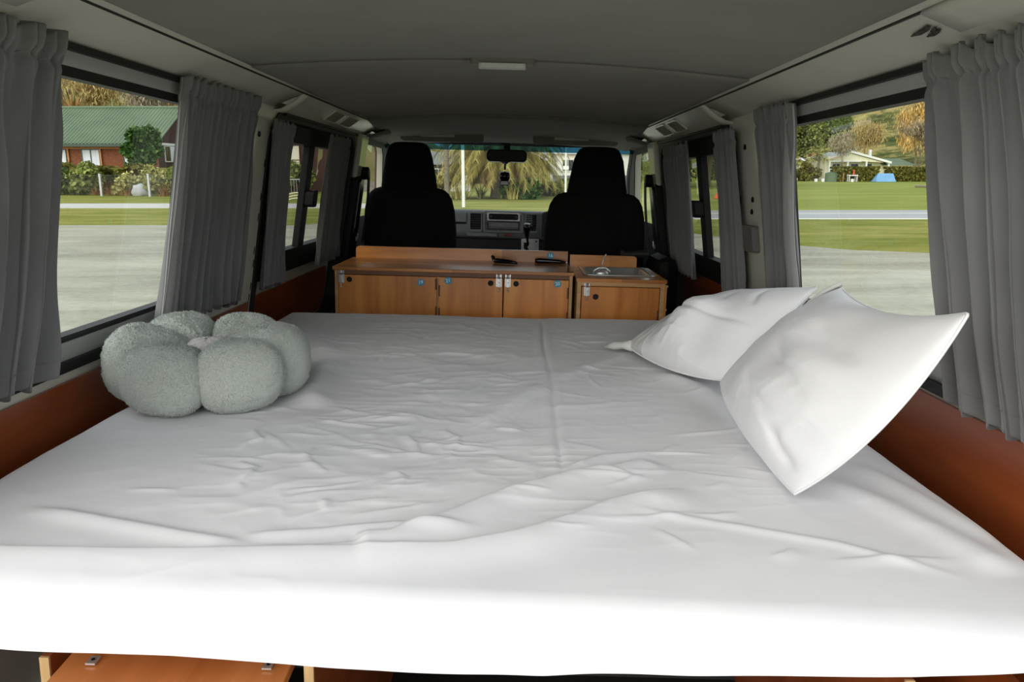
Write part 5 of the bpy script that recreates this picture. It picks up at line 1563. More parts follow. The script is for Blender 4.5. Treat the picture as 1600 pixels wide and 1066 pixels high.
for sgn, y0 in ((1, -0.75), (-1, 10.75)):
    V, F = [], []
    cols = []
    p = 0.28
    x = hx0 - 0.4
    while x < hx1 + 0.3:
        cols += [(x, 0.0), (x + p * 0.42, 0.0), (x + p * 0.55, 0.05), (x + p * 0.87, 0.05)]
        x += p
    cols.append((x, 0.0))
    for (cx_, dz) in cols:
        V += [(cx_, y0, EZ - 0.36 + dz), (cx_, 5.0, RZ + dz)]
    F = [(2 * i, 2 * i + 2, 2 * i + 3, 2 * i + 1) for i in range(len(cols) - 1)]
    mesh_obj('roof_sheet', V, F, M['roof_green'], hs, solid=0.02)
MB().tube([(hx0 - 0.4, 5.0, RZ + 0.05), (hx1 + 0.3, 5.0, RZ + 0.05)], 0.12, 8).obj('ridge_cap', M['roof_green'], hs)
MB().box(hx0 - 0.4, hx1 + 0.3, -0.87, -0.72, EZ - 0.56, EZ - 0.36).obj('gutter', M['gutter'], hs)
MB().box(hx0, hx1, -0.14, 0.0, EZ - 0.72, EZ - 0.50).obj('fascia', M['timber'], hs)
def house_window(parent, x0, x1, z0, z1, y, fmat, bars=1, name='window', pm='net', rail=True):
    w = plate_obj(name, [(x0, z0), (x1, z0), (x1, z1), (x0, z1)], [[(x0 + 0.07, z0 + 0.07), (x1 - 0.07, z0 + 0.07), (x1 - 0.07, z1 - 0.07), (x0 + 0.07, z1 - 0.07)]], lambda u, v_, d: (u, y - d, v_), -0.02, 0.06, fmat, parent)
    MB().box(x0 + 0.06, x1 - 0.06, y - 0.01, y + 0.01, z0 + 0.06, z1 - 0.06).obj('pane', M[pm], w)
    for k in range(bars):
        xm = x0 + (x1 - x0) * (k + 1) / (bars + 1)
        MB().box(xm - 0.03, xm + 0.03, y - 0.06, y, z0 + 0.05, z1 - 0.05).obj('mullion', fmat, w)
    if rail:
        zm = z0 + (z1 - z0) * 0.3
        MB().box(x0 + 0.05, x1 - 0.05, y - 0.055, y, zm - 0.03, zm + 0.03).obj('rail', fmat, w)
    return w
for (a, b_) in ((-35.9, -34.9), (-33.75, -32.3), (-30.5, -29.1), (-38.6, -37.2)):
    house_window(hs, a + 43.7, b_ + 43.7, 1.2, EZ - 0.72, -0.02, M['gutter'])
for x in (-34.75, -32.22, -29.0, -36.9):
    MB().box(x + 43.7 - 0.06, x + 43.7 + 0.06, -0.16, -0.04, 0, EZ - 0.72).obj('timber_post', M['timber'], hs)
w = MB().box(hx1 + 0.06, hx1 + 0.12, 1.0, 3.2, 2.3, EZ - 0.45).obj('gable_window', M['white_paint'], hs)
MB().box(hx1 + 0.10, hx1 + 0.13, 1.1, 2.0, 2.38, EZ - 0.5).obj('pane', M['dark_glass'], w)
MB().box(hx1 + 0.10, hx1 + 0.13, 2.1, 3.1, 2.38, EZ - 0.5).obj('pane', M['net'], w)

# ---- wire fence
fe = tag(out('wire_fence', -27.5, 51.7), 'wire mesh fence with pale concrete posts along the lane', 'fence')
M['post'] = simple('pale_concrete_post', srgb(176, 178, 178), srgb(196, 198, 196), 6, 0.8)
M['wire'] = simple('galvanised_wire', srgb(96, 100, 98), srgb(120, 124, 120), 6, 0.5, 0.6)
fdir = Vector((7.8, -2.6, 0)).normalized()
for s_ in (-18.2, -13.0, -8.4, -4.25, 0.0, 4.0, 8.2, 12.4):
    p = fdir * s_
    MB().box(p.x - 0.06, p.x + 0.06, p.y - 0.06, p.y + 0.06, 0, 1.45).obj('post', M['post'], fe)
wr = MB()
for z in (0.1, 0.5, 0.95, 1.36):
    wr.tube([tuple(fdir * -18.2 + Vector((0, 0, z))), tuple(fdir * 12.4 + Vector((0, 0, z)))], 0.006, 4)
for k in range(235):
    a0 = -18.2 + k * 0.13
    for q in (1.26, -1.26):
        a1 = min(12.4, max(-18.2, a0 + q))
        zz = 0.1 + 1.26 * abs(a1 - a0) / 1.26
        wr.tube([tuple(fdir * a0 + Vector((0, 0, 0.1))), tuple(fdir * a1 + Vector((0, 0, zz)))], 0.0045, 3, cap=False)
wr.obj('mesh_wires', M['wire'], fe)

# ---- garden in front of the brick house
leafy('clipped_tree', -27.2, 57.8, 4.7, 3.0, M['leaf_fresh'], 'dense round dark green bush hiding the end of the brick house', 'bush', n=9000, leaf=0.12, seed=11, low=0.1, bn=14)
hedge('garden_hedge', -33.0, 57.2, -21.5, 56.4, 2.25, 1.4, M['leaf_hedge'], 'brownish green hedge below the windows of brick house', 12, n=4200, leaf=0.15, bumpy=0.35)
leafy('garden_shrub', -30.2, 54.6, 1.9, 2.6, M['leaf_mid'], 'leafy green shrub just behind the fence, beside the rusty grasses', 'shrub', 'shrubs behind the wire fence', n=1500, leaf=0.13, seed=13, low=0.15, trunk=False)
leafy('garden_shrub', -33.6, 56.2, 2.2, 2.8, M['leaf_yellow'], 'yellowish shrub below the white curtained window of brick house', 'shrub', 'shrubs behind the wire fence', n=1500, leaf=0.13, seed=14, low=0.15, trunk=False)
leafy('garden_shrub', -24.6, 53.0, 2.1, 2.2, M['leaf_yellow'], 'pale yellow flowering shrub in front of the round bush', 'shrub', 'shrubs behind the wire fence', n=1700, leaf=0.12, seed=15, low=0.2, trunk=False)
leafy('garden_shrub', -26.6, 53.6, 1.35, 1.9, M['leaf_yellow'], 'low pale shrub beside the taller yellow flowering one', 'shrub', 'shrubs behind the wire fence', n=900, leaf=0.11, seed=16, low=0.2, trunk=False)
leafy('garden_shrub', -32.2, 55.0, 1.7, 2.6, M['leaf_dark'], 'dark leafy shrub behind the leftmost wire fence post', 'shrub', 'shrubs behind the wire fence', n=1300, leaf=0.12, seed=17, low=0.15, trunk=False)
leafy('garden_shrub', -22.6, 52.6, 1.6, 1.9, M['leaf_mid'], 'green shrub beside the pale yellow one by the curtain edge', 'shrub', 'shrubs behind the wire fence', n=1000, leaf=0.12, seed=18, low=0.15, trunk=False)
for i, (x, y, w_, nm) in enumerate(((-28.9, 53.8, 0.9, 'next to the leafy shrub'), (-27.7, 53.5, 1.1, 'between two fence posts'), (-26.4, 53.0, 1.0, 'beside the pale rock'), (-23.3, 51.7, 1.1, 'at the foot of the yellow shrub'), (-22.1, 51.3, 1.1, 'by the curtain edge'))):
    blades('tussock_grass', x, y, 0.95, 60, M['leaf_rust'], 'rusty orange tussock grass %s' % nm, 20 + i, 1.6 * w_, 0.035, 'rusty tussocks behind the wire fence', lean=1.2)
rk = tag(out('rock', -25.3, 52.6), 'pale rounded rock behind the wire fence below the yellow shrub', 'rock')
rb = MB().ball((0, 0, 0.3), 0.62, 0.5, 0.48, 16, 10)
rb.v = [(x + 0.1 * sin(7 * z + 3 * x), y, z + 0.06 * sin(9 * x + 4 * y)) for x, y, z in rb.v]
rb.obj('stone', M['post'], rk, smooth=True)

# cabbage palms and bare trees behind the brick house
blades('flax_clump', -41.8, 75.5, 2.6, 70, M['flax_rust'], 'rust coloured spiky flax showing above the green roof by the curtain', 31, 2.2, 0.035, 'spiky plants above the green roof', Z=5.6)
blades('flax_clump', -42.6, 77.0, 3.4, 60, M['flax'], 'tall grey green spiky plant behind the rusty flax', 32, 1.6, 0.03, 'spiky plants above the green roof', Z=5.8)
blades('flax_clump', -38.8, 77.0, 2.0, 70, M['flax'], 'grey green spiky plant peeping over the middle of the green roof', 33, 2.2, 0.03, 'spiky plants above the green roof', Z=5.9)
bk = [(-54, 92, 12, 9, 'twig'), (-50.0, 88, 12.5, 9, 'twig'), (-45.5, 86, 14, 9, 'twig_gold'), (-41.5, 90, 14, 9, 'twig'), (-38.0, 86, 13.5, 8, 'twig_pale'), (-34.2, 88, 12.5, 9, 'twig_gold'), (-31.0, 92, 12, 9, 'twig_gold'), (-27.5, 88, 11, 8, 'twig')]
pos = ['farthest along the roof', 'second along the roof', 'third along the roof', 'above the middle of the roof', 'with pale twigs', 'golden brown, above the gable', 'behind the gable', 'past the gable']
for i, (x, y, h, w_, m_) in enumerate(bk):
    bare_tree('bare_tree', x, y, h, w_, 'tall leafless tree behind the green roofed house, %s' % pos[i], 40 + i, m_, 'leafless trees behind the green roof', 5)
for i, (x, y, h, w_) in enumerate(((-58, 104, 11, 12), (-50, 106, 13, 13), (-42, 104, 12, 12), (-34, 104, 12, 13), (-26, 102, 11, 12), (-18, 100, 10, 12))):
    leafy('scrub_tree', x, y, h, w_, M['leaf_straw' if i % 2 else 'leaf_olive'], 'dry tan bushy tree far behind the green roof, number %s from the curtain' % ['one', 'two', 'three', 'four', 'five', 'six'][i], 'tree', 'tan trees far behind the green roof', n=4500, leaf=0.2, seed=60 + i, low=0.1)

# ---- second house, barrier and shrubs seen through the slider window on that side
h2 = tag(out('house', -16.0, 62.0), 'dark walled house with pale curtained window seen through slider window', 'house')
MB().box(-5.5, 5.5, 0, 7, 0, 4.2).obj('wall', M['gable'], h2)
MB().add([(-6, -0.6, 4.1), (6, -0.6, 4.1), (6, 3.5, 5.8), (-6, 3.5, 5.8), (-6, 7.6, 4.1), (6, 7.6, 4.1), (-6, -0.6, 4.2), (6, -0.6, 4.2), (6, 3.5, 5.9), (-6, 3.5, 5.9), (-6, 7.6, 4.2), (6, 7.6, 4.2)],
         [(0, 1, 2, 3), (3, 2, 5, 4), (6, 9, 8, 7), (9, 10, 11, 8), (0, 6, 7, 1), (4, 5, 11, 10), (0, 3, 9, 6), (3, 4, 10, 9), (1, 7, 8, 2), (2, 8, 11, 5)]).obj('roof', M['roof_green'], h2)
M['cream_net'] = simple('cream_curtain_in_window', srgb(226, 220, 196), srgb(240, 234, 212), 1.5, 0.9, stretch=(6, 1, 0.2))
house_window(h2, -3.6, -0.9, 1.95, 3.6, -0.03, M['gable'], 2, pm='cream_net')
house_window(h2, 1.6, 3.4, 1.95, 3.6, -0.03, M['gable'], 1, pm='cream_net')
leafy('garden_shrub', -16.2, 58.2, 2.0, 2.6, M['leaf_mid'], 'green shrub below the pale window in the slider view', 'shrub', n=1400, leaf=0.12, seed=71, trunk=False)
leafy('garden_shrub', -18.6, 58.0, 1.7, 2.4, M['leaf_dark'], 'dark shrub further along the dark walled house', 'shrub', n=1200, leaf=0.12, seed=72, trunk=False)
ba = tag(out('crowd_barrier', -12.9, 44.4), 'pale metal barrier with wavy rails by the lane', 'barrier')
M['cream_metal'] = simple('cream_painted_metal', srgb(222, 216, 190), srgb(236, 230, 206), 5, 0.5)
fr_ = MB()
fr_.tube([(-1.3, 0, 0.0), (-1.3, 0, 1.05), (-1.2, 0, 1.16), (1.0, 0, 1.16), (1.1, 0, 1.05), (1.1, 0, 0.0)], 0.028, 6)
fr_.obj('frame', M['post'], ba)
for k in range(14):
    MB().tube([(-1.15 + k * 0.16, 0, 0.42), (-1.15 + k * 0.16, 0, 1.15)], 0.010, 5).obj('bar', M['post'], ba)
for k in range(3):
    MB().tube([(-1.3 + 2.4 * t, -0.04, 0.06 + k * 0.15 + 0.06 * sin(t * 2 * PI * 1.6 + 0.6)) for t in np.linspace(0, 1, 28)], 0.034, 6).obj('wavy_rail', M['cream_metal'], ba)

# ---- straight ahead: palm, posts, bin, buildings
def frond_mesh(nm, L, rise, droop, seed, mat):
    r = random.Random(seed)
    V, F = [], []
    N = 9
    P = []
    for i in range(N):
        t = i / (N - 1)
        a = rise - droop * t
        if i == 0: p = Vector((0, 0, 0))
        else: p = P[-1] + Vector((cos(a), 0, sin(a))) * L / (N - 1)
        P.append(p)
    for i, p in enumerate(P):
        w_ = 0.05 * (1 - 0.8 * i / (N - 1))
        V += [p + Vector((0, w_, 0)), p + Vector((0, -w_, 0))]
    F += [(2 * i, 2 * i + 1, 2 * i + 3, 2 * i + 2) for i in range(N - 1)]
    for k in range(34):
        t = 0.06 + 0.93 * k / 33
        f = t * (N - 1)
        i = min(N - 2, int(f))
        p = P[i].lerp(P[i + 1], f - i)
        d = (P[i + 1] - P[i]).normalized()
        for sg in (-1, 1):
            ll = 0.95 * (1 - abs(t - 0.45) * 0.75) * r.uniform(0.7, 1.15)
            tip = p + d * ll * 0.75 + Vector((0, sg * ll * 0.50, -ll * r.uniform(0.10, 0.45)))
            b = len(V)
            V += [p - d * 0.045, p + d * 0.045, tip]
            F.append((b, b + 1, b + 2))
    me = bpy.data.meshes.new(nm)
    me.from_pydata([tuple(v) for v in V], [], F)
    me.materials.append(mat)
    return me
pm = tag(out('date_palm', -0.95, 48.0), 'huge shaggy palm with drooping fronds in front of the van', 'palm')
MB().tube([(0, 0, 0), (0.05, 0, 1.2), (0, 0, 2.6), (0, 0, 3.4)], [0.62, 0.52, 0.60, 0.5], 12).obj('trunk', M['bark'], pm)
FM = [frond_mesh('frond', 4.6, 1.0, 1.95, 1, M['leaf_palm']), frond_mesh('frond', 4.7, 0.6, 1.65, 2, M['leaf_palm']), frond_mesh('frond', 4.6, 0.15, 1.15, 3, M['leaf_palm']), frond_mesh('frond', 3.6, -0.35, 0.8, 4, M['leaf_drypalm'])]
r = random.Random(5)
for k in range(240):
    lay = k / 240
    me = FM[0] if lay < 0.22 else FM[1] if lay < 0.5 else FM[2] if lay < 0.84 else FM[3]
    o = bpy.data.objects.new('frond', me)
    COL.objects.link(o)
    o.parent = pm
    a = k * 2.39996 + r.uniform(-0.15, 0.15)
    o.location = (0.3 * cos(a), 0.3 * sin(a), 3.45 - 0.75 * lay)
    o.rotation_euler = (r.uniform(-0.25, 0.25), r.uniform(-0.14, 0.14), a)
    sc_ = r.uniform(0.78, 1.06) * (0.95 if lay < 0.84 else 0.85)
    o.scale = (sc_, sc_, sc_)
wp = tag(out('marker_post', -2.37, 35.75), 'white painted post standing on the grass before the palm', 'post')
MB().box(-0.07, 0.07, -0.07, 0.07, 0, 2.75).obj('shaft', M['white_paint'], wp, bevel=0.01)
MB().box(-0.075, 0.075, -0.075, 0.075, 2.75, 2.80).obj('cap', M['white_paint'], wp)
pp = tag(out('power_pole', -3.85, 44.0), 'thick weathered timber power pole beside the shaggy palm', 'pole')
MB().tube([(0, 0, 0), (0, 0, 9)], [0.15, 0.11], 10).obj('shaft', M['bark'], pp)
MB().box(-0.9, 0.9, -0.06, 0.06, 8.3, 8.42).obj('cross_arm', M['bark'], pp)
wl = tag(out('sign_pole', 2.86, 44.0), 'slim white pole beyond the palm near the driver seat', 'pole')
MB().tube([(0, 0, 0), (0, 0, 3.2)], 0.06, 8).obj('shaft', M['white_paint'], wl)
MB().box(-0.16, 0.16, -0.07, -0.05, 1.70, 1.9).obj('plate', M['white_paint'], wl)
bn_ = tag(out('wheelie_bin', 1.96, 50.0, GZ, 0.2), 'dark wheeled rubbish bin with green lid on the grass', 'bin')
MB().add([(-0.22, -0.25, 0.06), (0.22, -0.25, 0.06), (0.22, 0.25, 0.06), (-0.22, 0.25, 0.06), (-0.29, -0.33, 0.72), (0.29, -0.33, 0.72), (0.29, 0.33, 0.72), (-0.29, 0.33, 0.72)],
         [(0, 3, 2, 1), (4, 5, 6, 7), (0, 1, 5, 4), (1, 2, 6, 5), (2, 3, 7, 6), (3, 0, 4, 7)]).obj('tub', M['dash_dark'], bn_)
MB().box(-0.31, 0.31, -0.36, 0.36, 0.72, 0.79).obj('lid', M['gutter'], bn_, bevel=0.02)
for x in (-0.24, 0.20):
    MB().cyl((x, 0.26, 0.09), (1, 0, 0), 0.09, 0.04, 10).obj('wheel', M['black_plastic'], bn_)
for i, (x, y, h, m_, lab) in enumerate(((-3.3, 46.5, 1.0, 'leaf_straw', 'straw coloured grass clump at the foot of power pole'), (-0.2, 46.0, 1.15, 'leaf_straw', 'straw coloured tall grass under the palm fronds'), (0.9, 47.0, 1.1, 'leaf_straw', 'straw coloured grass clump between palm and bin'), (2.6, 52, 1.1, 'leaf_olive', 'olive grass clump behind the slim white pole'))):
    blades('grass_clump', x, y, h, 90, M[m_], lab, 80 + i, 2.4, 0.03, 'rough grass clumps round the palm', lean=1.0)
blades('flax_clump', -2.05, 46.6, 1.25, 46, M['flax'], 'grey green flax clump beside the palm trunk', 90, 0.8, 0.03, lean=1.0)
leafy('low_shrub', 0.3, 46.4, 0.85, 2.6, M['leaf_fresh'], 'low dark green shrub hugging the base of the palm', 'shrub', n=1300, leaf=0.10, seed=91, trunk=False)
leafy('low_shrub', 2.6, 51.6, 0.8, 2.4, M['leaf_mid'], 'low green shrub spreading behind the rubbish bin', 'shrub', n=900, leaf=0.10, seed=92, trunk=False)
leafy('low_shrub', -4.9, 47.2, 1.5, 2.4, M['leaf_straw'], 'yellowish shrub beside the power pole', 'shrub', n=1200, leaf=0.11, seed=93, trunk=False)
pf = tag(out('picket_fence', -7.0, 62.0), 'pale grey board fence far behind the palm', 'fence')
for k in range(34):
    MB().box(-3.0 + k * 0.19, -3.0 + k * 0.19 + 0.15, 0, 0.03, 0, 1.25).obj('board', M['post'], pf)
MB().box(-3.1, 3.6, 0.03, 0.08, 0.9, 1.0).obj('rail', M['post'], pf)
g1 = tag(out('cottage', -9.5, 84.0), 'low grey roofed cottage far behind the board fence', 'house')
M['grey_roof'] = simple('grey_iron_roof', srgb(150, 156, 160), srgb(170, 175, 178), 1, 0.5)
M['dark_roof'] = simple('slate_grey_roof', srgb(98, 102, 108), srgb(112, 116, 120), 1, 0.6)
M['cream_wall'] = simple('cream_weatherboard', srgb(226, 220, 190), srgb(238, 232, 204), 2, 0.8)
def small_house(root, x0, x1, d, wz, rz, wall, roof, wins):
    MB().box(x0, x1, 0, d, 0, wz).obj('wall', M[wall], root)
    MB().add([(x0 - 0.3, -0.4, wz), (x1 + 0.3, -0.4, wz), (x1 + 0.3, d / 2, rz), (x0 - 0.3, d / 2, rz), (x0 - 0.3, d + 0.4, wz), (x1 + 0.3, d + 0.4, wz)],
             [(0, 1, 2, 3), (3, 2, 5, 4), (0, 3, 4), (1, 5, 2), (0, 4, 5, 1)]).obj('roof', M[roof], root)
    for (a, b_, z0, z1) in wins:
        house_window(root, a, b_, z0, z1, -0.04, M['white_paint'], 1, pm='dark_glass', rail=False)
small_house(g1, -4, 3, 6, 2.2, 3.6, 'dark_plastic', 'dark_roof', [(-2, -0.5, 0.8, 1.8), (0.6, 2, 0.8, 1.8)])
g2 = tag(out('cottage', 6.9, 80.0), 'white walled building with dark window past the palm', 'house')
small_house(g2, -3.1, 5, 7, 3.2, 4.4, 'white_paint', 'grey_roof', [(-2.2, -1.0, 1.5, 2.7)])
MB().box(-3.15, 5.05, -0.10, 0.0, 0.0, 1.1).obj('grey_plinth', M['dark_roof'], g2)
M['orange'] = simple('orange_red_canvas', srgb(214, 88, 44), srgb(232, 106, 58), 2, 0.7)
ob = tag(out('orange_canopy', 7.1, 78.0), 'orange red rounded canopy before the white building', 'canopy')
cp = []
for i in range(9):
    a = PI * i / 8
    cp.append((1.15 * cos(a), 1.7 + 1.75 * sin(a)))
V = [(x, yy_, z) for yy_ in (0, 1.6) for x, z in cp]
mesh_obj('hood', V, [(i, i + 1, i + 10, i + 9) for i in range(8)] + [tuple(range(8, -1, -1)), tuple(range(9, 18))], M['orange'], ob)
for x in (-1.1, 1.1):
    MB().tube([(x, 0.8, 0), (x, 0.8, 1.75)], 0.05, 6).obj('leg', M['white_paint'], ob)

# ---- pillow side: hedges, bungalow, trees
hedge('boundary_hedge', 44.6, 112, 51.0, 112, 2.0, 1.6, M['leaf_hedge'], 'clipped bronze hedge in front of the white bungalow', 120, n=2600, leaf=0.16, bumpy=0.05)
hedge('boundary_hedge', 52.2, 112, 62.5, 111.5, 2.0, 1.6, M['leaf_hedge'], 'clipped bronze hedge beyond the blue tarpaulin', 121, n=3400, leaf=0.16, bumpy=0.05)
for i, (x, y, w_, lab) in enumerate(((39.4, 116, 3.6, 'rounded bronze bush nearest the slider window curtain'), (42.8, 116.5, 3.4, 'rounded bronze bush between cabbage trees and hedge'))):
    leafy('round_bush', x, y, 2.9, w_, M['leaf_hedge'], lab, 'bush', n=1800, leaf=0.16, seed=125 + i, low=0.1, trunk=False)
bt = tag(out('tarpaulin', 51.0, 109.5), 'small blue tarpaulin tent standing before the hedge', 'tent')
M['blue'] = simple('light_blue_canvas', srgb(104, 152, 196), srgb(126, 170, 208), 2, 0.7)
MB().add([(-1.45, -0.6, 0), (1.35, -0.6, 0), (1.15, 0.0, 1.12), (-0.95, 0.0, 1.12), (-1.45, 0.9, 0), (1.35, 0.9, 0)], [(0, 1, 2, 3), (3, 2, 5, 4), (0, 3, 4), (1, 5, 2)]).obj('canvas', M['blue'], bt, solid=0.02)
for x in (-1.45, 1.35):
    MB().tube([(x, -0.75, 0), (x, -0.6, 0.3)], 0.02, 5).obj('peg', M['bark'], bt)
pl = tag(out('picnic_frame', 47.0, 110.5), 'small white timber play frame on the field before the hedge', 'play frame')
for x in (-0.55, 0.5):
    for y in (-0.3, 0.3):
        MB().box(x - 0.05, x + 0.05, y - 0.05, y + 0.05, 0, 0.95).obj('leg', M['white_paint'], pl)
MB().box(-0.65, 0.6, -0.4, 0.4, 0.78, 0.9).obj('top', M['white_paint'], pl)
MB().box(0.05, 0.2, -0.05, 0.05, 0.9, 1.65).obj('red_post', M['orange'], pl)
MB().box(-1.35, -1.25, -0.05, 0.05, 0, 1.2).obj('side_post', M['timber'], pl)
for i, (x, y, lab) in enumerate(((41.0, 108, 'white boundary marker on the field, nearest the curtain'), (42.1, 108.4, 'white boundary marker on the field, second from the curtain'), (45.1, 106, 'white boundary marker on the field beside the play frame'))):
    mk = tag(out('field_marker', x, y), lab, 'marker', 'white markers on the field')
    MB().box(-0.18, 0.18, -0.15, 0.15, 0, 0.42).obj('block', M['white_paint'], mk, bevel=0.04)
wbn = tag(out('water_tank', 44.0, 110.5), 'squat grey green tank at the end of the hedge', 'tank')
MB().cyl((0, 0, 0), (0, 0, 1), 0.8, 1.15, 16).obj('drum', M['roof_green'], wbn)
MB().cyl((0, 0, 1.15), (0, 0, 1), 0.8, 0.2, 16, 0.2).obj('cone_lid', M['gutter'], wbn)
lg = tag(out('log_barrier', 36.3, 69.5, GZ, -0.35), 'dark fallen timber beam with posts lying on the field', 'log')
MB().tube([(-0.9, 0, 0.22), (0.9, 0, 0.18)], 0.10, 8).obj('beam', M['bark'], lg)
for x in (0.55, 0.8):
    MB().box(x - 0.05, x + 0.05, -0.1, 0.0, 0, 1.0).obj('post', M['pale_bark'], lg)

bw = tag(out('bungalow', 55.0, 128.0), 'white bungalow with gabled verandah behind the clipped hedge', 'house')
MB().box(-4.5, 5.0, 1.8, 10, 0, 3.1).obj('wall', M['cream_wall'], bw)
MB().add([(-4.9, -0.2, 3.55), (-1.2, -0.2, 4.55), (5.3, -0.2, 2.85), (-4.9, 10, 3.55), (-1.2, 10, 4.55), (5.3, 10, 2.85), (-4.9, -0.2, 3.35), (-1.2, -0.2, 4.35), (5.3, -0.2, 2.65), (-4.9, 10, 3.35), (-1.2, 10, 4.35), (5.3, 10, 2.65)],
         [(0, 3, 4, 1), (1, 4, 5, 2), (6, 7, 10, 9), (7, 8, 11, 10), (0, 1, 7, 6), (1, 2, 8, 7), (0, 6, 9, 3), (2, 5, 11, 8), (3, 9, 10, 4), (4, 10, 11, 5)]).obj('gable_roof', M['grey_roof'], bw)
MB().add([(-4.9, -0.35, 3.25), (-1.2, -0.35, 4.25), (5.3, -0.35, 2.55), (-4.9, -0.35, 3.6), (-1.2, -0.35, 4.6), (5.3, -0.35, 2.9), (-4.9, -0.2, 3.25), (-1.2, -0.2, 4.25), (5.3, -0.2, 2.55), (-4.9, -0.2, 3.6), (-1.2, -0.2, 4.6), (5.3, -0.2, 2.9)],
         [(0, 1, 4, 3), (1, 2, 5, 4), (7, 6, 9, 10), (8, 7, 10, 11), (3, 4, 10, 9), (4, 5, 11, 10), (0, 6, 7, 1), (1, 7, 8, 2), (0, 3, 9, 6), (2, 8, 11, 5)]).obj('barge_board', M['white_paint'], bw)
MB().add([(-4.6, 0.0, 3.2), (4.2, 0.0, 2.75), (-1.2, 0.0, 4.2), (-4.6, 0.1, 3.2), (4.2, 0.1, 2.75), (-1.2, 0.1, 4.2)], [(0, 1, 2), (5, 4, 3), (0, 3, 4, 1)]).obj('gable_infill', M['cream_wall'], bw)
MB().box(-4.7, 0.6, -0.1, 0.1, 2.85, 3.1).obj('verandah_beam', M['white_paint'], bw)
for x in (-4.5, -1.6, 1.4, 5.0):
    MB().box(x - 0.13, x + 0.13, -0.12, 0.12, 0, 2.95).obj('verandah_post', M['white_paint'], bw)
house_window(bw, -3.4, -2.1, 1.3, 2.6, 1.75, M['white_paint'], 1, pm='dark_glass', rail=False)
house_window(bw, -0.4, 0.9, 0.2, 2.6, 1.75, M['white_paint'], 0, pm='dark_glass', rail=False)
house_window(bw, 2.0, 3.1, 1.3, 2.6, 1.75, M['white_paint'], 0, pm='dark_glass', rail=False)
MB().box(5.0, 9.4, 1.0, 9, 0, 2.35).obj('wing_wall', M['cream_wall'], bw)
MB().add([(4.7, 0.6, 2.35), (9.8, 0.6, 2.35), (9.0, 5, 3.45), (3.5, 5, 3.45), (4.7, 9.4, 2.35), (9.8, 9.4, 2.35)], [(0, 1, 2, 3), (3, 2, 5, 4), (1, 5, 2), (0, 3, 4), (0, 4, 5, 1)]).obj('wing_roof', M['roof_green'], bw)
house_window(bw, 6.8, 8.6, 0.9, 2.1, 0.96, M['white_paint'], 1, pm='dark_glass', rail=False)
MB().box(4.4, 4.75, 6, 6.4, 3.0, 4.9).obj('flue', M['white_paint'], bw)
rr_ = tag(out('red_roof_shed', 58.6, 141.0), 'low shed with faded red roof behind the bungalow', 'shed')
M['red_roof'] = simple('faded_red_roof', srgb(206, 112, 92), srgb(222, 130, 110), 1, 0.7)
small_house(rr_, -5, 2.6, 6, 3.4, 4.6, 'cream_wall', 'red_roof', [(-3, -1.5, 1.2, 2.2)])
ws_ = tag(out('white_shed', 43.9, 126.0), 'small white shed half hidden among cabbage trees', 'shed')
small_house(ws_, -1.4, 1.6, 3, 3.0, 3.5, 'white_paint', 'white_paint', [(-0.9, 0.0, 1.4, 2.2)])

for i, (x, y, h, w_, m_, lab) in enumerate((
        (38.0, 131, 11.5, 8, 'leaf_mid', 'light green tree nearest the slider side of pillow window'),
        (44.5, 136, 12.2, 8.5, 'leaf_mid', 'mid green tree behind the small white shed'),
        (48.6, 145, 12.6, 7.5, 'leaf_olive', 'olive green crowned tree beside the tallest one'),
        (53.0, 148, 16.0, 11, 'leaf_mid', 'tallest full crowned green tree in the clump behind bungalow'),
        (60.0, 150, 12.6, 8, 'leaf_dark', 'dark green tree at the edge of the clump, by the tan twigs'),
        (46.0, 152, 15.0, 11, 'leaf_dark', 'dark tree filling the gap behind the olive ones'),
        (33.0, 128, 10.0, 8, 'leaf_mid', 'green tree hidden by the pale curtain edge'))):
    leafy('broadleaf_tree', x, y, h, w_, M[m_], lab, 'tree', 'leafy trees behind the bungalow', n=7000, leaf=0.20, seed=140 + i, low=0.05, bn=16)
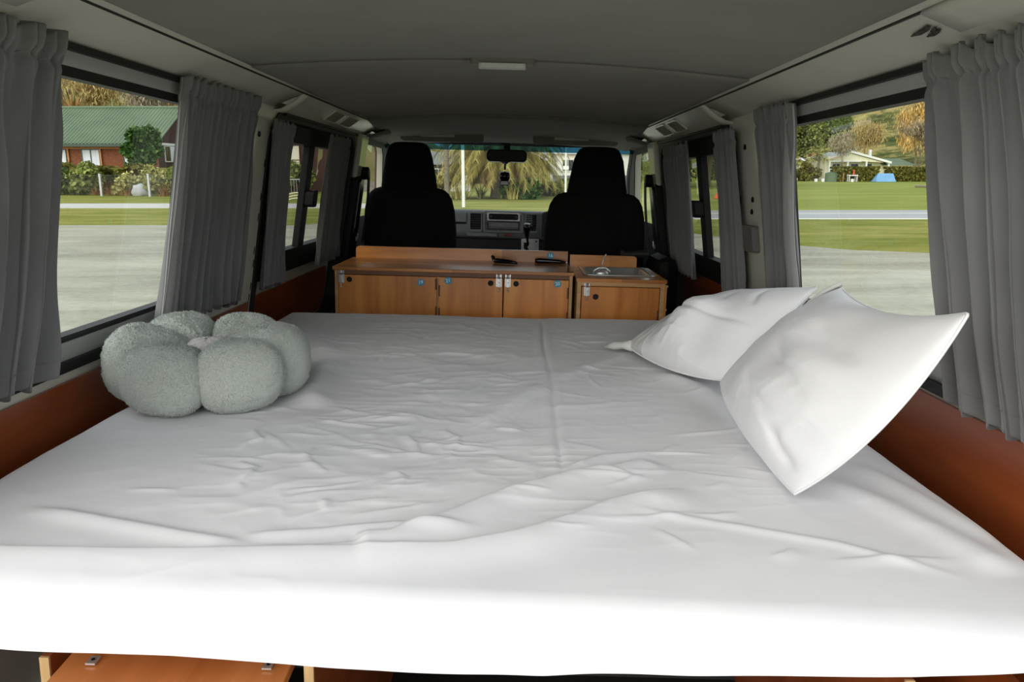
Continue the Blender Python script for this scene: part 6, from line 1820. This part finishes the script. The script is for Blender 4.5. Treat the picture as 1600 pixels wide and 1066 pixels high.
for i, (x, y, h, lab) in enumerate(((46.2, 121.5, 5.8, 'shaggy cabbage tree beside the bungalow'), (41.0, 122, 5.2, 'shaggy cabbage tree near the round bronze bush'), (43.4, 124, 4.4, 'short cabbage tree before the white shed'))):
    r = random.Random(160 + i)
    ct = tag(out('cabbage_tree', x, y), lab, 'tree', 'cabbage trees by the white shed')
    MB().tube([(0, 0, 0), (0.1, 0, h * 0.45), (0.2, 0, h * 0.7)], [0.3, 0.22, 0.15], 7).obj('trunk', M['bark'], ct)
    for k in range(6):
        a = k * 1.05 + i
        c = Vector((cos(a) * h * 0.17, sin(a) * h * 0.17, h * (0.55 + 0.12 * (k % 3))))
        mb = MB()
        for q in range(60):
            d = Vector((r.gauss(0, 1), r.gauss(0, 1), r.gauss(0.25, 0.8))).normalized()
            L = h * 0.19 * r.uniform(0.7, 1.1)
            sd_ = d.orthogonal().normalized() * 0.045
            m_ = c + d * L * 0.6
            e = c + d * L - Vector((0, 0, L * 0.25))
            mb.add([c - sd_, c + sd_, m_ + sd_, m_ - sd_, e], [(0, 1, 2, 3), (3, 2, 4)])
        mb.obj('leaf_head', M['leaf_yellow' if k % 3 == 0 else 'leaf_olive'], ct)
bare_tree('bare_tree', 50.9, 124.5, 7.6, 5.0, 'small pale leafless tree rising left of the verandah roof', 171, 'twig_pale', 'leafless trees round the bungalow', 5)
bare_tree('bare_tree', 64.0, 146, 10.8, 8.0, 'broad tan leafless tree behind the verandah roof', 172, 'twig_gold', 'leafless trees round the bungalow', 6)
bare_tree('bare_tree', 64.6, 127.5, 9.2, 8.5, 'large grey brown leafless tree at the end of the bungalow', 173, 'twig', 'leafless trees round the bungalow', 6)
bare_tree('weeping_willow', 76.0, 152.0, 17.2, 13, 'golden weeping willow towering behind the grey leafless tree', 174, 'twig_gold', None, 5, hang=(9000, 0.085, 5.0, 'leaf_willow'))

# trees and markers seen through the slider window on the pillow side
for i, (x, y, h, w_, m_, lab) in enumerate(((15.0, 76, 10, 8, 'leaf_dark', 'dark tree seen through slider window on the pillow side'), (19.5, 80, 11, 9, 'leaf_olive', 'olive tree beside the dark one in the slider view'), (13.0, 100, 10, 8, 'leaf_mid', 'green tree behind driver seat side window'), (24.0, 92, 10, 9, 'leaf_dark', 'dark tree hidden behind the bright curtain'), (-5.5, 98, 10, 8, 'leaf_olive', 'olive tree behind the glove box side window'))):
    leafy('dark_tree', x, y, h, w_, M[m_], lab, 'tree', n=4000, leaf=0.18, seed=180 + i, low=0.08)
cn = tag(out('traffic_cone', 12.05, 46.6), 'small orange cone on the grass seen through the slider window', 'cone')
MB().cyl((0, 0, 0.04), (0, 0, 1), 0.13, 0.3, 12, 0.03).obj('cone_body', M['orange'], cn)
MB().box(-0.16, 0.16, -0.16, 0.16, 0, 0.04).obj('cone_base', M['orange'], cn)
